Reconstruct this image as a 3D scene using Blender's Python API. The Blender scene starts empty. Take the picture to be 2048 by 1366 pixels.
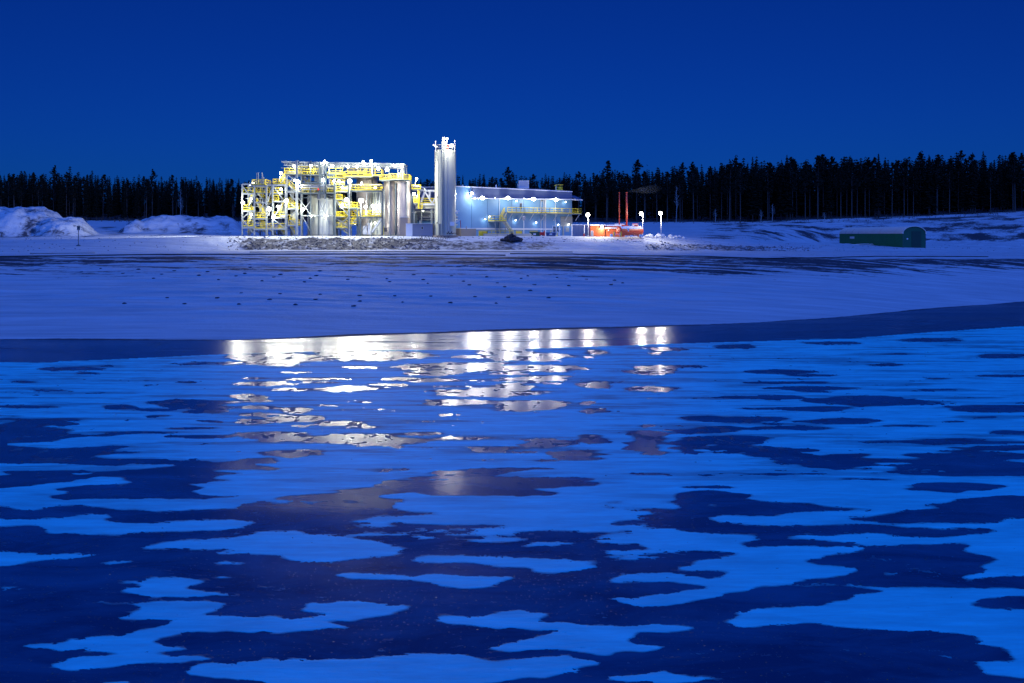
import bpy, math, random
import numpy as np
from mathutils import Vector, Matrix
random.seed(7)
rng = np.random.default_rng(11)
S = bpy.context.scene
COL = S.collection
R = math.radians

# ------------------------------------------------------------------ camera
CAM_Z, Y0, FPX = 15.0, 470.0, 2000.0
WL = 6.0     # level of the ice
cam_d = bpy.data.cameras.new('camera'); cam = bpy.data.objects.new('camera', cam_d); COL.objects.link(cam)
cam.location = (0, 0, CAM_Z); cam.rotation_euler = (R(90), 0, 0)
cam_d.lens = 36 * FPX / 2048; cam_d.sensor_width = 36; cam_d.shift_y = -(683 - Y0) / 2048
cam_d.clip_start = 0.5; cam_d.clip_end = 9000
S.camera = cam

# ------------------------------------------------------------------ sky, dusk light, exposure
w = bpy.data.worlds.new('World'); S.world = w; w.use_nodes = True
nt = w.node_tree; nt.nodes.clear()
sky = nt.nodes.new('ShaderNodeTexSky'); sky.sky_type = 'NISHITA'; sky.sun_disc = False
sky.sun_elevation = R(24); sky.sun_rotation = R(180); sky.altitude = 200
sky.air_density = 1.0; sky.dust_density = 0.3; sky.ozone_density = 4.0
tint = nt.nodes.new('ShaderNodeMix'); tint.data_type = 'RGBA'; tint.blend_type = 'MULTIPLY'
tint.inputs[0].default_value = 1.0; tint.inputs[7].default_value = (0.012, 0.185, 1.0, 1)
bg = nt.nodes.new('ShaderNodeBackground'); bg.inputs[1].default_value = SKY_STRENGTH = 0.037
wo = nt.nodes.new('ShaderNodeOutputWorld')
nt.links.new(sky.outputs[0], tint.inputs[6]); nt.links.new(tint.outputs[2], bg.inputs[0]); nt.links.new(bg.outputs[0], wo.inputs[0])
sun_d = bpy.data.lights.new('dusk_light', 'SUN'); sun = bpy.data.objects.new('dusk_light', sun_d); COL.objects.link(sun)
sun_d.energy = 2.5; sun_d.angle = R(70); sun_d.color = (0.062, 0.205, 1.0)
sun.rotation_euler = (R(38), 0, R(12))
S.view_settings.view_transform = 'Standard'; S.view_settings.look = 'None'
S.view_settings.exposure = 0.0; S.view_settings.gamma = 1.0; S.view_settings.use_curve_mapping = False
S.render.engine = 'CYCLES'
S.cycles.use_denoising = True; S.cycles.max_bounces = 6; S.cycles.diffuse_bounces = 3; S.cycles.glossy_bounces = 3
S.cycles.sample_clamp_indirect = 6; S.cycles.caustics_reflective = False; S.cycles.caustics_refractive = False
S.cycles.use_light_tree = True; S.cycles.volume_step_rate = 4

# ------------------------------------------------------------------ helpers
def material(name, col, rough=0.7, metal=0.0, emit=None, strength=0, var=0.0, vscale=3.0, bump=0.0, bscale=8.0, spec=None):
    m = bpy.data.materials.new(name); m.use_nodes = True
    n = m.node_tree; b = n.nodes['Principled BSDF']
    b.inputs['Base Color'].default_value = (*col, 1); b.inputs['Roughness'].default_value = rough; b.inputs['Metallic'].default_value = metal
    if spec is not None: b.inputs['Specular IOR Level'].default_value = spec
    if emit: b.inputs['Emission Color'].default_value = (*emit, 1); b.inputs['Emission Strength'].default_value = strength
    if var or bump:
        tc = n.nodes.new('ShaderNodeTexCoord'); no = n.nodes.new('ShaderNodeTexNoise')
        no.inputs['Scale'].default_value = vscale; no.inputs['Detail'].default_value = 5
        n.links.new(tc.outputs['Object'], no.inputs['Vector'])
        if var:
            mx = n.nodes.new('ShaderNodeMix'); mx.data_type = 'RGBA'
            mx.inputs[6].default_value = (*[c * (1 - var) for c in col], 1); mx.inputs[7].default_value = (*[min(1, c * (1 + var)) for c in col], 1)
            n.links.new(no.outputs['Fac'], mx.inputs[0]); n.links.new(mx.outputs[2], b.inputs['Base Color'])
        if bump:
            n2 = n.nodes.new('ShaderNodeTexNoise'); n2.inputs['Scale'].default_value = bscale; n2.inputs['Detail'].default_value = 6
            n.links.new(tc.outputs['Object'], n2.inputs['Vector'])
            bp = n.nodes.new('ShaderNodeBump'); bp.inputs['Strength'].default_value = bump; bp.inputs['Distance'].default_value = 0.1
            n.links.new(n2.outputs['Fac'], bp.inputs['Height']); n.links.new(bp.outputs[0], b.inputs['Normal'])
    return m

ORIG = {}
def tag(o, label=None, cat=None, group=None, kind=None):
    if label: o['label'] = label
    if cat: o['category'] = cat
    if group: o['group'] = group
    if kind: o['kind'] = kind
    return o
def thing(name, loc, label, cat, group=None):
    o = bpy.data.objects.new(name, None); COL.objects.link(o); o.location = loc; o.empty_display_size = 0.3
    ORIG[o.name] = Vector(loc)
    return tag(o, label, cat, group)

class MB:
    def __init__(s): s.v = []; s.f = []
    def add(s, vs, fs):
        n = len(s.v); s.v += [tuple(v) for v in vs]; s.f += [tuple(i + n for i in f) for f in fs]; return s
    def hexa(s, p):   # 8 points: bottom ring 0-3, top ring 4-7
        return s.add(p, [(3, 2, 1, 0), (4, 5, 6, 7), (0, 1, 5, 4), (1, 2, 6, 5), (2, 3, 7, 6), (3, 0, 4, 7)])
    def box(s, x0, x1, y0, y1, z0, z1):
        return s.hexa([(x0, y0, z0), (x1, y0, z0), (x1, y1, z0), (x0, y1, z0), (x0, y0, z1), (x1, y0, z1), (x1, y1, z1), (x0, y1, z1)])
    def bar(s, a, b, wd, h=None, up=(0, 0, 1)):
        a = Vector(a); b = Vector(b); h = h or wd; d = (b - a)
        if d.length < 1e-6: return s
        d.normalize(); u = Vector(up)
        if abs(d.dot(u)) > .95: u = Vector((0, 1, 0))
        sx = d.cross(u).normalized() * wd / 2; sy = sx.cross(d).normalized() * h / 2
        return s.hexa([a - sx - sy, a + sx - sy, a + sx + sy, a - sx + sy, b - sx - sy, b + sx - sy, b + sx + sy, b - sx + sy])
    def tube(s, a, b, r, n=8, r2=None, cap=True):
        a = Vector(a); b = Vector(b); d = (b - a).normalized(); u = Vector((0, 0, 1)) if abs(d.z) < .95 else Vector((0, 1, 0))
        e = d.cross(u).normalized(); g = d.cross(e); r2 = r if r2 is None else r2
        vs = [a + (e * math.cos(t) + g * math.sin(t)) * r for t in [2 * math.pi * i / n for i in range(n)]] + \
             [b + (e * math.cos(t) + g * math.sin(t)) * r2 for t in [2 * math.pi * i / n for i in range(n)]]
        fs = [(i, (i + 1) % n, n + (i + 1) % n, n + i) for i in range(n)]
        if cap: fs += [tuple(range(n))[::-1], tuple(range(n, 2 * n))]
        return s.add(vs, fs)
    def path(s, pts, r, n=6):
        for a, b in zip(pts, pts[1:]): s.tube(a, b, r, n)
        return s
    def lathe(s, c, prof, n=40, a0=0, a1=2 * math.pi):
        full = abs(a1 - a0 - 2 * math.pi) < 1e-6; m = n if full else n + 1
        vs = [(c[0] + r * math.cos(a0 + (a1 - a0) * i / n), c[1] + r * math.sin(a0 + (a1 - a0) * i / n), z) for r, z in prof for i in range(m)]
        fs = []
        for j in range(len(prof) - 1):
            for i in range(n): k = (i + 1) % m; fs.append((j * m + i, j * m + k, (j + 1) * m + k, (j + 1) * m + i))
        return s.add(vs, fs)
    def ball(s, c, r, n=8, m=5, sz=1.0):
        return s.lathe(c, [(max(r * math.sin(math.pi * k / m), 1e-4), c[2] - r * sz * math.cos(math.pi * k / m)) for k in range(m + 1)], n)
    def build(s, name, mat, parent=None, smooth=False):
        o0 = ORIG.get(parent.name, Vector((0, 0, 0))) if parent else Vector((0, 0, 0))
        me = bpy.data.meshes.new(name); me.from_pydata([(v[0] - o0.x, v[1] - o0.y, v[2] - o0.z) for v in s.v], [], s.f)
        me.materials.append(mat)
        if smooth: me.polygons.foreach_set('use_smooth', [True] * len(me.polygons))
        me.update(); o = bpy.data.objects.new(name, me); COL.objects.link(o)
        if parent: o.parent = parent; ORIG[o.name] = o0
        else: ORIG[o.name] = Vector((0, 0, 0))
        return o
def copy_tree(o, parent=None):
    c = o.copy(); COL.objects.link(c); c.parent = parent
    ORIG[c.name] = ORIG.get(o.name, Vector((0, 0, 0))).copy()
    for ch in list(o.children): copy_tree(ch, c)
    return c

def smooth01(t): t = np.clip(t, 0, 1); return t * t * (3 - 2 * t)
def vnoise(x, y, seed=0):
    x = np.asarray(x, float); y = np.asarray(y, float)
    xi = np.floor(x).astype(np.int64); yi = np.floor(y).astype(np.int64)
    fx = x - xi; fy = y - yi; fx = fx * fx * (3 - 2 * fx); fy = fy * fy * (3 - 2 * fy)
    def h(a, b):
        n = (a * 374761393 + b * 668265263 + seed * 1442695041) & 0xffffffff
        n = ((n ^ (n >> 13)) * 1274126177) & 0xffffffff
        n = ((n ^ (n >> 16)) * 2246822519) & 0xffffffff
        return ((n ^ (n >> 15)) & 0xffff) / 65535.0
    return (h(xi, yi) * (1 - fx) + h(xi + 1, yi) * fx) * (1 - fy) + (h(xi, yi + 1) * (1 - fx) + h(xi + 1, yi + 1) * fx) * fy
def fbm(x, y, o=4, seed=0, g=.5):
    t = 0; a = 1; s = 0
    for i in range(o):
        t = t + a * (vnoise(x * 2 ** i + 17.3 * i, y * 2 ** i - 9.1 * i, seed + i) - .5); s += a; a *= g
    return t / s * 2      # about -1..1
def P(x, y, d): return Vector(((x - 1024) * d / FPX, d, CAM_Z - (y - Y0) * d / FPX))
def X(x): return (x - 1024) * .1
def Z(y): return 15 - (y - 470) * .1
def inside(px, py, poly):
    """even-odd test of arrays against one polygon, only within its bounding box"""
    p = np.array(poly, float); m = np.zeros(px.shape, bool)
    bb = (px >= p[:, 0].min()) & (px <= p[:, 0].max()) & (py >= p[:, 1].min()) & (py <= p[:, 1].max())
    if not bb.any(): return m
    qx = px[bb]; qy = py[bb]; r = np.zeros(qx.shape, bool)
    for (x1, y1), (x2, y2) in zip(p, np.roll(p, -1, 0)):
        if y1 == y2: continue
        c = ((y1 > qy) != (y2 > qy)) & (qx < (x2 - x1) * (qy - y1) / (y2 - y1) + x1); r ^= c
    m[bb] = r; return m
def sheet(name, Xs, Ys, Zs, mat, attrs=None, kind='structure', keep=None):
    r, c = Xs.shape
    me = bpy.data.meshes.new(name); idx = np.arange(r * c).reshape(r, c)
    q = np.stack([idx[:-1, :-1], idx[:-1, 1:], idx[1:, 1:], idx[1:, :-1]], -1).reshape(-1, 4)
    V = np.stack([Xs, Ys, Zs], -1).reshape(-1, 3)
    if keep is not None:
        k = keep.reshape(-1); q = q[k[q].any(1)]
        used = np.zeros(len(V), bool); used[q.reshape(-1)] = True
        mp = np.cumsum(used) - 1; q = mp[q]; V = V[used]
    else: used = None
    me.vertices.add(len(V)); me.vertices.foreach_set('co', V.astype(np.float32).ravel())
    me.loops.add(q.size); me.loops.foreach_set('vertex_index', q.astype(np.int32).ravel())
    me.polygons.add(len(q)); me.polygons.foreach_set('loop_start', (np.arange(len(q)) * 4).astype(np.int32))
    me.polygons.foreach_set('use_smooth', np.ones(len(q), bool))
    me.update(calc_edges=True); me.validate()
    for nme, a in (attrs or {}).items():
        at = me.attributes.new(nme, 'FLOAT', 'POINT'); a = a.reshape(-1); a = a if used is None else a[used]
        at.data.foreach_set('value', a.astype(np.float32))
    me.materials.append(mat)
    o = bpy.data.objects.new(name, me); COL.objects.link(o); o['kind'] = kind
    return o
# ------------------------------------------------------------------ terrain
ST_X = [-1400, -600, 0, 480, 820, 1024, 1300, 1500, 1650, 1750, 1880, 2048, 2600, 3300]
SHORE = [683, 682, 679, 681, 668.5, 662, 654.5, 646, 637, 628, 616, 604, 590, 586]
KN = [  # (distance, sight line row) of rim, bench, bank foot, bank top, pad, back, forest edge
    [(148, 518), (158, 511), (166, 503), (190, 480), (206, 470), (250, 452), (310, 442)],
    [(148, 517), (158, 510), (166, 503), (190, 482), (206, 473), (250, 458), (310, 441)],
    [(148, 516), (158, 509), (166, 503), (190, 482), (206, 477), (250, 461), (312, 441)],
    [(150, 514), (161, 507), (186, 500), (194, 475), (198, 472), (230, 471), (318, 445)],
    [(151, 514), (162, 507), (187, 500), (194.5, 476), (198.5, 472.3), (235, 470.5), (320, 446)],
    [(152, 514), (163, 507), (188, 500), (196, 482), (201, 473), (240, 470.5), (320, 446)],
    [(156, 516), (166, 508), (194, 500), (205, 486), (214, 474), (245, 469), (322, 446)],
    [(160, 517), (171, 510), (208, 502), (222, 492), (236, 480), (262, 466), (325, 445)],
    [(164, 519), (175, 511), (218, 502), (234, 495), (289, 486), (306, 463), (328, 440)],
    [(168, 520), (180, 512), (222, 503), (236, 495), (291, 486), (307, 461), (330, 437)],
    [(176, 520), (188, 512), (228, 504), (240, 496), (286, 484), (304, 457), (332, 432)],
    [(188, 520), (200, 512), (240, 504), (256, 498), (279, 485), (303, 449), (336, 424)],
    [(202, 520), (214, 512), (262, 504), (278, 498), (290, 483), (312, 440), (345, 414)],
    [(206, 520), (218, 512), (268, 504), (282, 498), (294, 482), (316, 438), (350, 412)]]
def knots(xp):
    ys = np.interp(xp, ST_X, SHORE); ds = (CAM_Z - WL) * FPX / (ys - Y0)
    D = [ds - 14, ds]; Zk = [np.full_like(ds, WL - 3.0), np.full_like(ds, WL)]
    for k in range(7):
        d = np.interp(xp, ST_X, [K[k][0] for K in KN]); y = np.interp(xp, ST_X, [K[k][1] for K in KN])
        D.append(d); Zk.append(CAM_Z - (y - Y0) * d / FPX)
    D += [D[-1] + 90, np.full_like(ds, 900.), np.full_like(ds, 6000.)]
    Zk += [Zk[-1] + 8.0, np.full_like(ds, 20.), np.full_like(ds, 22.)]
    return D, Zk
def bump(xp, d, x0, d0, rx, rd, h, p=2.0):
    r = (np.abs((xp - x0) / rx) ** p + np.abs((d - d0) / rd) ** p)
    return h * smooth01(1.15 - r)
def terr(xp, d, fine=True):
    """ground height over the direction xp (column of the photograph) at distance d"""
    xp = np.asarray(xp, float); d = np.asarray(d, float)
    D, Zk = knots(xp); z = np.full(np.broadcast(xp, d).shape, WL - 3.0)
    for k in range(len(D) - 1):
        t = np.clip((d - D[k]) / np.maximum(D[k + 1] - D[k], .01), 0, 1)
        z = z + (Zk[k + 1] - Zk[k]) * t
    # spoil heaps left of the plant
    wx = (xp - 1024) * d / FPX
    n1 = fbm(wx * .12, d * .12, 4, 3); n2 = fbm(wx * .5, d * .5, 4, 8)
    m = np.maximum(np.maximum(bump(xp, d, 5, 234, 150, 19, 5.6, 2.4), bump(xp, d, -240, 238, 230, 20, 6.2)), bump(xp, d, 118, 226, 80, 14, 3.2))
    ridge = smooth01((xp - 235) / 80) * smooth01((492 - xp) / 30) * smooth01(1.2 - np.abs((d - 256) / 12)) * 3.3
    m2 = ridge * (1 + .22 * fbm(wx * .16, d * .05, 3, 5)) + bump(xp, d, 262, 248, 24, 7, 1.4)
    z = z + m * (1 + .10 * n1) + m2
    rough = smooth01(m / 2.5) * .95 + smooth01(m2 / 2) * .7
    foot = D[4]; top = D[5]
    bank = smooth01((d - foot + .6) / 1.2) * smooth01((top + .6 - d) / 1.0)
    bw = np.interp(xp, [380, 455, 500, 800, 860, 1250, 1290, 1560, 1620], [0, .6, 1, 1, .55, .4, .9, .8, .3])
    rough = rough + bank * bw * .45
    hill = smooth01((xp - 1340) / 150) * smooth01((d - 250) / 15) * smooth01((330 - d) / 15)
    rough = rough + hill * .35
    z = z + rough * n2 * 1.0
    # gentle relief everywhere above the water line
    lift = smooth01((z - WL) / 1.5) * smooth01((900 - d) / 500)
    padm = np.interp(xp, [430, 500, 1330, 1420], [0, 1, 1, 0]) * smooth01((d - D[5]) / 2) * smooth01((262 - d) / 10)
    z = z + lift * (1 - .9 * padm) * (.12 * n1 + .05 * n2)
    if fine:
        slope = smooth01((z - WL) / 2.5) * smooth01((D[2] + 3 - d) / 4)
        z = z + slope * .20 * fbm(wx * .12 + d * .10, d * .7, 5, 21)
    return z
def gz(x, y, fine=False):   # ground under a world point
    return float(terr(np.array([x / y * FPX + 1024]), np.array([y]), fine)[0])
def hit(xp, yp, d0=85, d1=420):
    """where the sight line (xp, yp) meets the ground"""
    d = np.arange(d0, d1, .25); z = terr(np.full_like(d, xp), d, True); zz = CAM_Z - (yp - Y0) * d / FPX
    i = np.argmax(z >= zz); i = i if z[i] >= zz[i] else len(d) - 1
    return Vector(((xp - 1024) * d[i] / FPX, d[i], float(z[i])))

def ground_material():
    m = bpy.data.materials.new('snowy_ground'); m.use_nodes = True; n = m.node_tree; b = n.nodes['Principled BSDF']
    b.inputs['Roughness'].default_value = .75; b.inputs['Specular IOR Level'].default_value = .25
    at = n.nodes.new('ShaderNodeAttribute'); at.attribute_name = 'dirt'
    tc = n.nodes.new('ShaderNodeTexCoord')
    no = n.nodes.new('ShaderNodeTexNoise'); no.inputs['Scale'].default_value = 1.6; no.inputs['Detail'].default_value = 8; no.inputs['Roughness'].default_value = .65
    n.links.new(tc.outputs['Object'], no.inputs['Vector'])
    ad = n.nodes.new('ShaderNodeMath'); ad.operation = 'MULTIPLY_ADD'; ad.inputs[1].default_value = .9; ad.inputs[2].default_value = -.45
    n.links.new(no.outputs['Fac'], ad.inputs[0])
    su = n.nodes.new('ShaderNodeMath'); su.operation = 'ADD'; n.links.new(at.outputs['Fac'], su.inputs[0]); n.links.new(ad.outputs[0], su.inputs[1])
    rp = n.nodes.new('ShaderNodeValToRGB'); rp.color_ramp.elements[0].position = .38; rp.color_ramp.elements[1].position = .66
    n.links.new(su.outputs[0], rp.inputs[0])
    # snow tone varies a little; earth is frozen dark gravel
    mp = n.nodes.new('ShaderNodeMapping'); mp.inputs['Scale'].default_value = (.10, .9, .6); mp.inputs['Rotation'].default_value = (0, 0, R(-7)); n.links.new(tc.outputs['Object'], mp.inputs[0])
    n2 = n.nodes.new('ShaderNodeTexNoise'); n2.inputs['Scale'].default_value = .8; n2.inputs['Detail'].default_value = 7; n2.inputs['Roughness'].default_value = .62
    n.links.new(mp.outputs[0], n2.inputs['Vector'])
    sn = n.nodes.new('ShaderNodeMix'); sn.data_type = 'RGBA'; sn.inputs[6].default_value = (.24, .26, .31, 1); sn.inputs[7].default_value = (.80, .84, .88, 1)
    n.links.new(n2.outputs['Fac'], sn.inputs[0])
    n3 = n.nodes.new('ShaderNodeTexNoise'); n3.inputs['Scale'].default_value = 5; n3.inputs['Detail'].default_value = 5
    n.links.new(tc.outputs['Object'], n3.inputs['Vector'])
    ea = n.nodes.new('ShaderNodeMix'); ea.data_type = 'RGBA'; ea.inputs[6].default_value = (.016, .017, .024, 1); ea.inputs[7].default_value = (.10, .105, .135, 1)
    n.links.new(n3.outputs['Fac'], ea.inputs[0])
    mx = n.nodes.new('ShaderNodeMix'); mx.data_type = 'RGBA'
    n.links.new(rp.outputs[0], mx.inputs[0]); n.links.new(sn.outputs[2], mx.inputs[6]); n.links.new(ea.outputs[2], mx.inputs[7])
    n.links.new(mx.outputs[2], b.inputs['Base Color'])
    bp = n.nodes.new('ShaderNodeBump'); bp.inputs['Strength'].default_value = .5; bp.inputs['Distance'].default_value = .25
    n.links.new(no.outputs['Fac'], bp.inputs['Height']); n.links.new(bp.outputs[0], b.inputs['Normal'])
    return m
M_ground = ground_material()

dd = np.concatenate([np.linspace(70, 80, 8), np.geomspace(80.4, 262, 400), np.linspace(262.8, 345, 100), np.linspace(348, 420, 24), np.geomspace(440, 5800, 22)])
uu = np.linspace(-1150, 3150, 900)
UU, DD = np.meshgrid(uu, dd)
ZZ = terr(UU, DD); XX = (UU - 1024) * DD / FPX
Dk, _ = knots(UU)
v = (DD - Dk[1]) / (Dk[2] - Dk[1])                       # 0 at the water line, 1 at the rim
wx = XX
# streaks of bare soil blown free of snow under the rim
st = fbm(wx * .11 - DD * .10, DD * 1.1 + wx * .05, 5, 31, .65) * 1.25
amt = np.interp(UU, [-200, 100, 300, 480, 640, 1000, 1200, 1600, 2048, 2500], [.42, .42, .34, .24, .26, .34, .36, .38, .36, .3])
rim_w = np.interp(v, [.45, .72, .84, .97, 1.03, 1.10], [-.9, -.2, .08, .22, .15, -.6])
widen = np.interp(UU, [0, 500, 900, 1150, 1700, 2048], [.02, .05, .13, .25, .25, .18]) * smooth01((v - .5) / .18)
dirt = np.where(v < 1.12, .45 + .95 * st + rim_w + amt - .42 + widen, 0)
# rubble bank in front of the plant, tracks on the ramp
foot, top = Dk[4], Dk[5]
bank = smooth01((DD - foot + 1) / 1.2) * smooth01((top + 0.2 - DD) / 1.2)
bw = np.interp(UU, [350, 450, 500, 800, 870, 1080, 1160, 1270, 1300, 1370, 1500, 1600, 1700], [0, .2, 1, 1, .85, .8, .25, .25, .7, .75, .85, .5, 0])
rk = fbm(wx * .9, DD * .9, 4, 41, .65)
dirt = np.maximum(dirt, bank * bw * (.68 + .40 * rk))
tracks = smooth01((DD - Dk[3] + 2) / 1.5) * smooth01((foot + .3 - DD) / 1.2)
dirt = np.maximum(dirt, tracks * (.28 + .45 * fbm(wx * .04, DD * 1.6, 4, 44)) * np.interp(UU, [300, 700, 1500, 2100], [.6, 1, 1, .9]))
# worked ground round the plant, the heaps and the cleared hillside
pad = smooth01((DD - top - .5) / 2) * smooth01((262 - DD) / 8)
dirt = np.maximum(dirt, pad * (.22 + .42 * fbm(wx * .14, DD * .9, 4, 47)))
heap = smooth01((UU + 500) / 100) * smooth01((490 - UU) / 40) * smooth01((DD - 205) / 6) * smooth01((285 - DD) / 10)
dirt = np.maximum(dirt, heap * (.36 + .70 * fbm(wx * .45 + ZZ * .5, DD * .22 + ZZ * .25, 5, 52, .65)))
hl = smooth01((UU - 1320) / 140) * smooth01((DD - Dk[6] + 4) / 8) * smooth01((Dk[8] + 5 - DD) / 4)
dirt = np.maximum(dirt, hl * (.42 + .72 * fbm(wx * .14, DD * .30, 5, 57) + .22 * smooth01((UU - 1850) / 120) * np.exp(-((DD - 290) / 8) ** 2)))
dirt = np.maximum(dirt, smooth01((DD - Dk[8] - 1) / 7) * 1.2)
dirt = np.maximum(dirt, smooth01((Dk[1] + 1.0 + .8 * fbm(wx * .08, DD * 0, 3, 63) - DD) / 1.0) * .9)     # wet dark lip at the ice
sheet('ground', XX, DD, ZZ, M_ground, {'dirt': dirt})

# near bank under the camera
xs = np.linspace(-260, 260, 90); ys = np.concatenate([np.linspace(-400, -4, 14), np.linspace(-2, 20, 40)])
GX, GY = np.meshgrid(xs, ys)
GZ = np.interp(GY, [-400, -4, 1, 16, 19.5], [13.6, 13.4, 13.2, 5.4, 4]) + .12 * fbm(GX * .2, GY * .3, 4, 60)
sheet('near_bank', GX, GY, GZ, M_ground, {'dirt': .2 + .4 * fbm(GX * .2, GY * .4, 4, 61)})

# ------------------------------------------------------------------ ice and the snow lying on it
def ice_material():
    m = bpy.data.materials.new('lake_ice'); m.use_nodes = True; n = m.node_tree; b = n.nodes['Principled BSDF']
    b.inputs['Base Color'].default_value = (.012, .045, .11, 1); b.inputs['IOR'].default_value = 1.31; b.inputs['Specular IOR Level'].default_value = .5
    tc = n.nodes.new('ShaderNodeTexCoord')
    # cloudy layers inside the ice
    mc = n.nodes.new('ShaderNodeMapping'); mc.inputs['Scale'].default_value = (.22, .5, 1); n.links.new(tc.outputs['Object'], mc.inputs[0])
    nc = n.nodes.new('ShaderNodeTexNoise'); nc.inputs['Scale'].default_value = 1.2; nc.inputs['Detail'].default_value = 8; nc.inputs['Roughness'].default_value = .7; nc.inputs['Distortion'].default_value = .6; n.links.new(mc.outputs[0], nc.inputs['Vector'])
    rc = n.nodes.new('ShaderNodeValToRGB'); rc.color_ramp.elements[0].position = .38; rc.color_ramp.elements[0].color = (.007, .042, .115, 1); rc.color_ramp.elements[1].position = .72; rc.color_ramp.elements[1].color = (.016, .12, .25, 1); n.links.new(nc.outputs['Fac'], rc.inputs[0])
    n.links.new(rc.outputs[0], b.inputs['Base Color'])
    mp = n.nodes.new('ShaderNodeMapping'); mp.inputs['Scale'].default_value = (.05, .25, 1); n.links.new(tc.outputs['Object'], mp.inputs[0])
    no = n.nodes.new('ShaderNodeTexNoise'); no.inputs['Scale'].default_value = 1.0; no.inputs['Detail'].default_value = 6; n.links.new(mp.outputs[0], no.inputs['Vector'])
    mr = n.nodes.new('ShaderNodeMapRange'); mr.inputs[1].default_value = .35; mr.inputs[2].default_value = .7; mr.inputs[3].default_value = .135; mr.inputs[4].default_value = .21
    n.links.new(no.outputs['Fac'], mr.inputs[0])
    # clear smooth ice toward the middle of the basin, rougher refrozen ice toward the far shore
    sy = n.nodes.new('ShaderNodeSeparateXYZ'); n.links.new(tc.outputs['Object'], sy.inputs[0])
    my = n.nodes.new('ShaderNodeMapRange'); my.inputs[1].default_value = 22; my.inputs[2].default_value = 80; my.inputs[3].default_value = -.035; my.inputs[4].default_value = .035; n.links.new(sy.outputs[1], my.inputs[0])
    ar = n.nodes.new('ShaderNodeMath'); ar.operation = 'ADD'; n.links.new(mr.outputs[0], ar.inputs[0]); n.links.new(my.outputs[0], ar.inputs[1]); n.links.new(ar.outputs[0], b.inputs['Roughness'])
    # frozen-in frost crystals and small lumps that catch the light
    n1 = n.nodes.new('ShaderNodeTexNoise'); n1.inputs['Scale'].default_value = 5; n1.inputs['Detail'].default_value = 5; n1.inputs['Roughness'].default_value = .7
    n.links.new(tc.outputs['Object'], n1.inputs['Vector'])
    bp = n.nodes.new('ShaderNodeBump'); bp.inputs['Strength'].default_value = .5; bp.inputs['Distance'].default_value = .006
    n.links.new(n1.outputs['Fac'], bp.inputs['Height'])
    # scattered frost crystals: little domes, some cells only
    vo = n.nodes.new('ShaderNodeTexVoronoi'); vo.inputs['Scale'].default_value = 8.0; n.links.new(tc.outputs['Object'], vo.inputs['Vector'])
    dm = n.nodes.new('ShaderNodeMapRange'); dm.inputs[1].default_value = .0; dm.inputs[2].default_value = .18; dm.inputs[3].default_value = 1; dm.inputs[4].default_value = 0; n.links.new(vo.outputs['Distance'], dm.inputs[0])
    sx = n.nodes.new('ShaderNodeSeparateXYZ'); n.links.new(vo.outputs['Color'], sx.inputs[0])
    n4 = n.nodes.new('ShaderNodeTexNoise'); n4.inputs['Scale'].default_value = .35; n4.inputs['Detail'].default_value = 3; n.links.new(tc.outputs['Object'], n4.inputs['Vector'])
    ad = n.nodes.new('ShaderNodeMath'); ad.operation = 'ADD'; n.links.new(sx.outputs[0], ad.inputs[0]); n.links.new(n4.outputs['Fac'], ad.inputs[1])
    gt = n.nodes.new('ShaderNodeMath'); gt.operation = 'GREATER_THAN'; gt.inputs[1].default_value = .90; n.links.new(ad.outputs[0], gt.inputs[0])
    mu = n.nodes.new('ShaderNodeMath'); mu.operation = 'MULTIPLY'; n.links.new(dm.outputs[0], mu.inputs[0]); n.links.new(gt.outputs[0], mu.inputs[1])
    b2 = n.nodes.new('ShaderNodeBump'); b2.inputs['Strength'].default_value = 1.0; b2.inputs['Distance'].default_value = .03
    n.links.new(mu.outputs[0], b2.inputs['Height']); n.links.new(bp.outputs[0], b2.inputs['Normal']); n.links.new(b2.outputs[0], b.inputs['Normal'])
    return m
M_ice = ice_material()
ib = MB(); ib.add([(-900, 13, WL), (900, 13, WL), (900, 260, WL), (-900, 260, WL)], [(0, 1, 2, 3)])
ice = ib.build('ice', M_ice); tag(ice, kind='structure')

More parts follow.
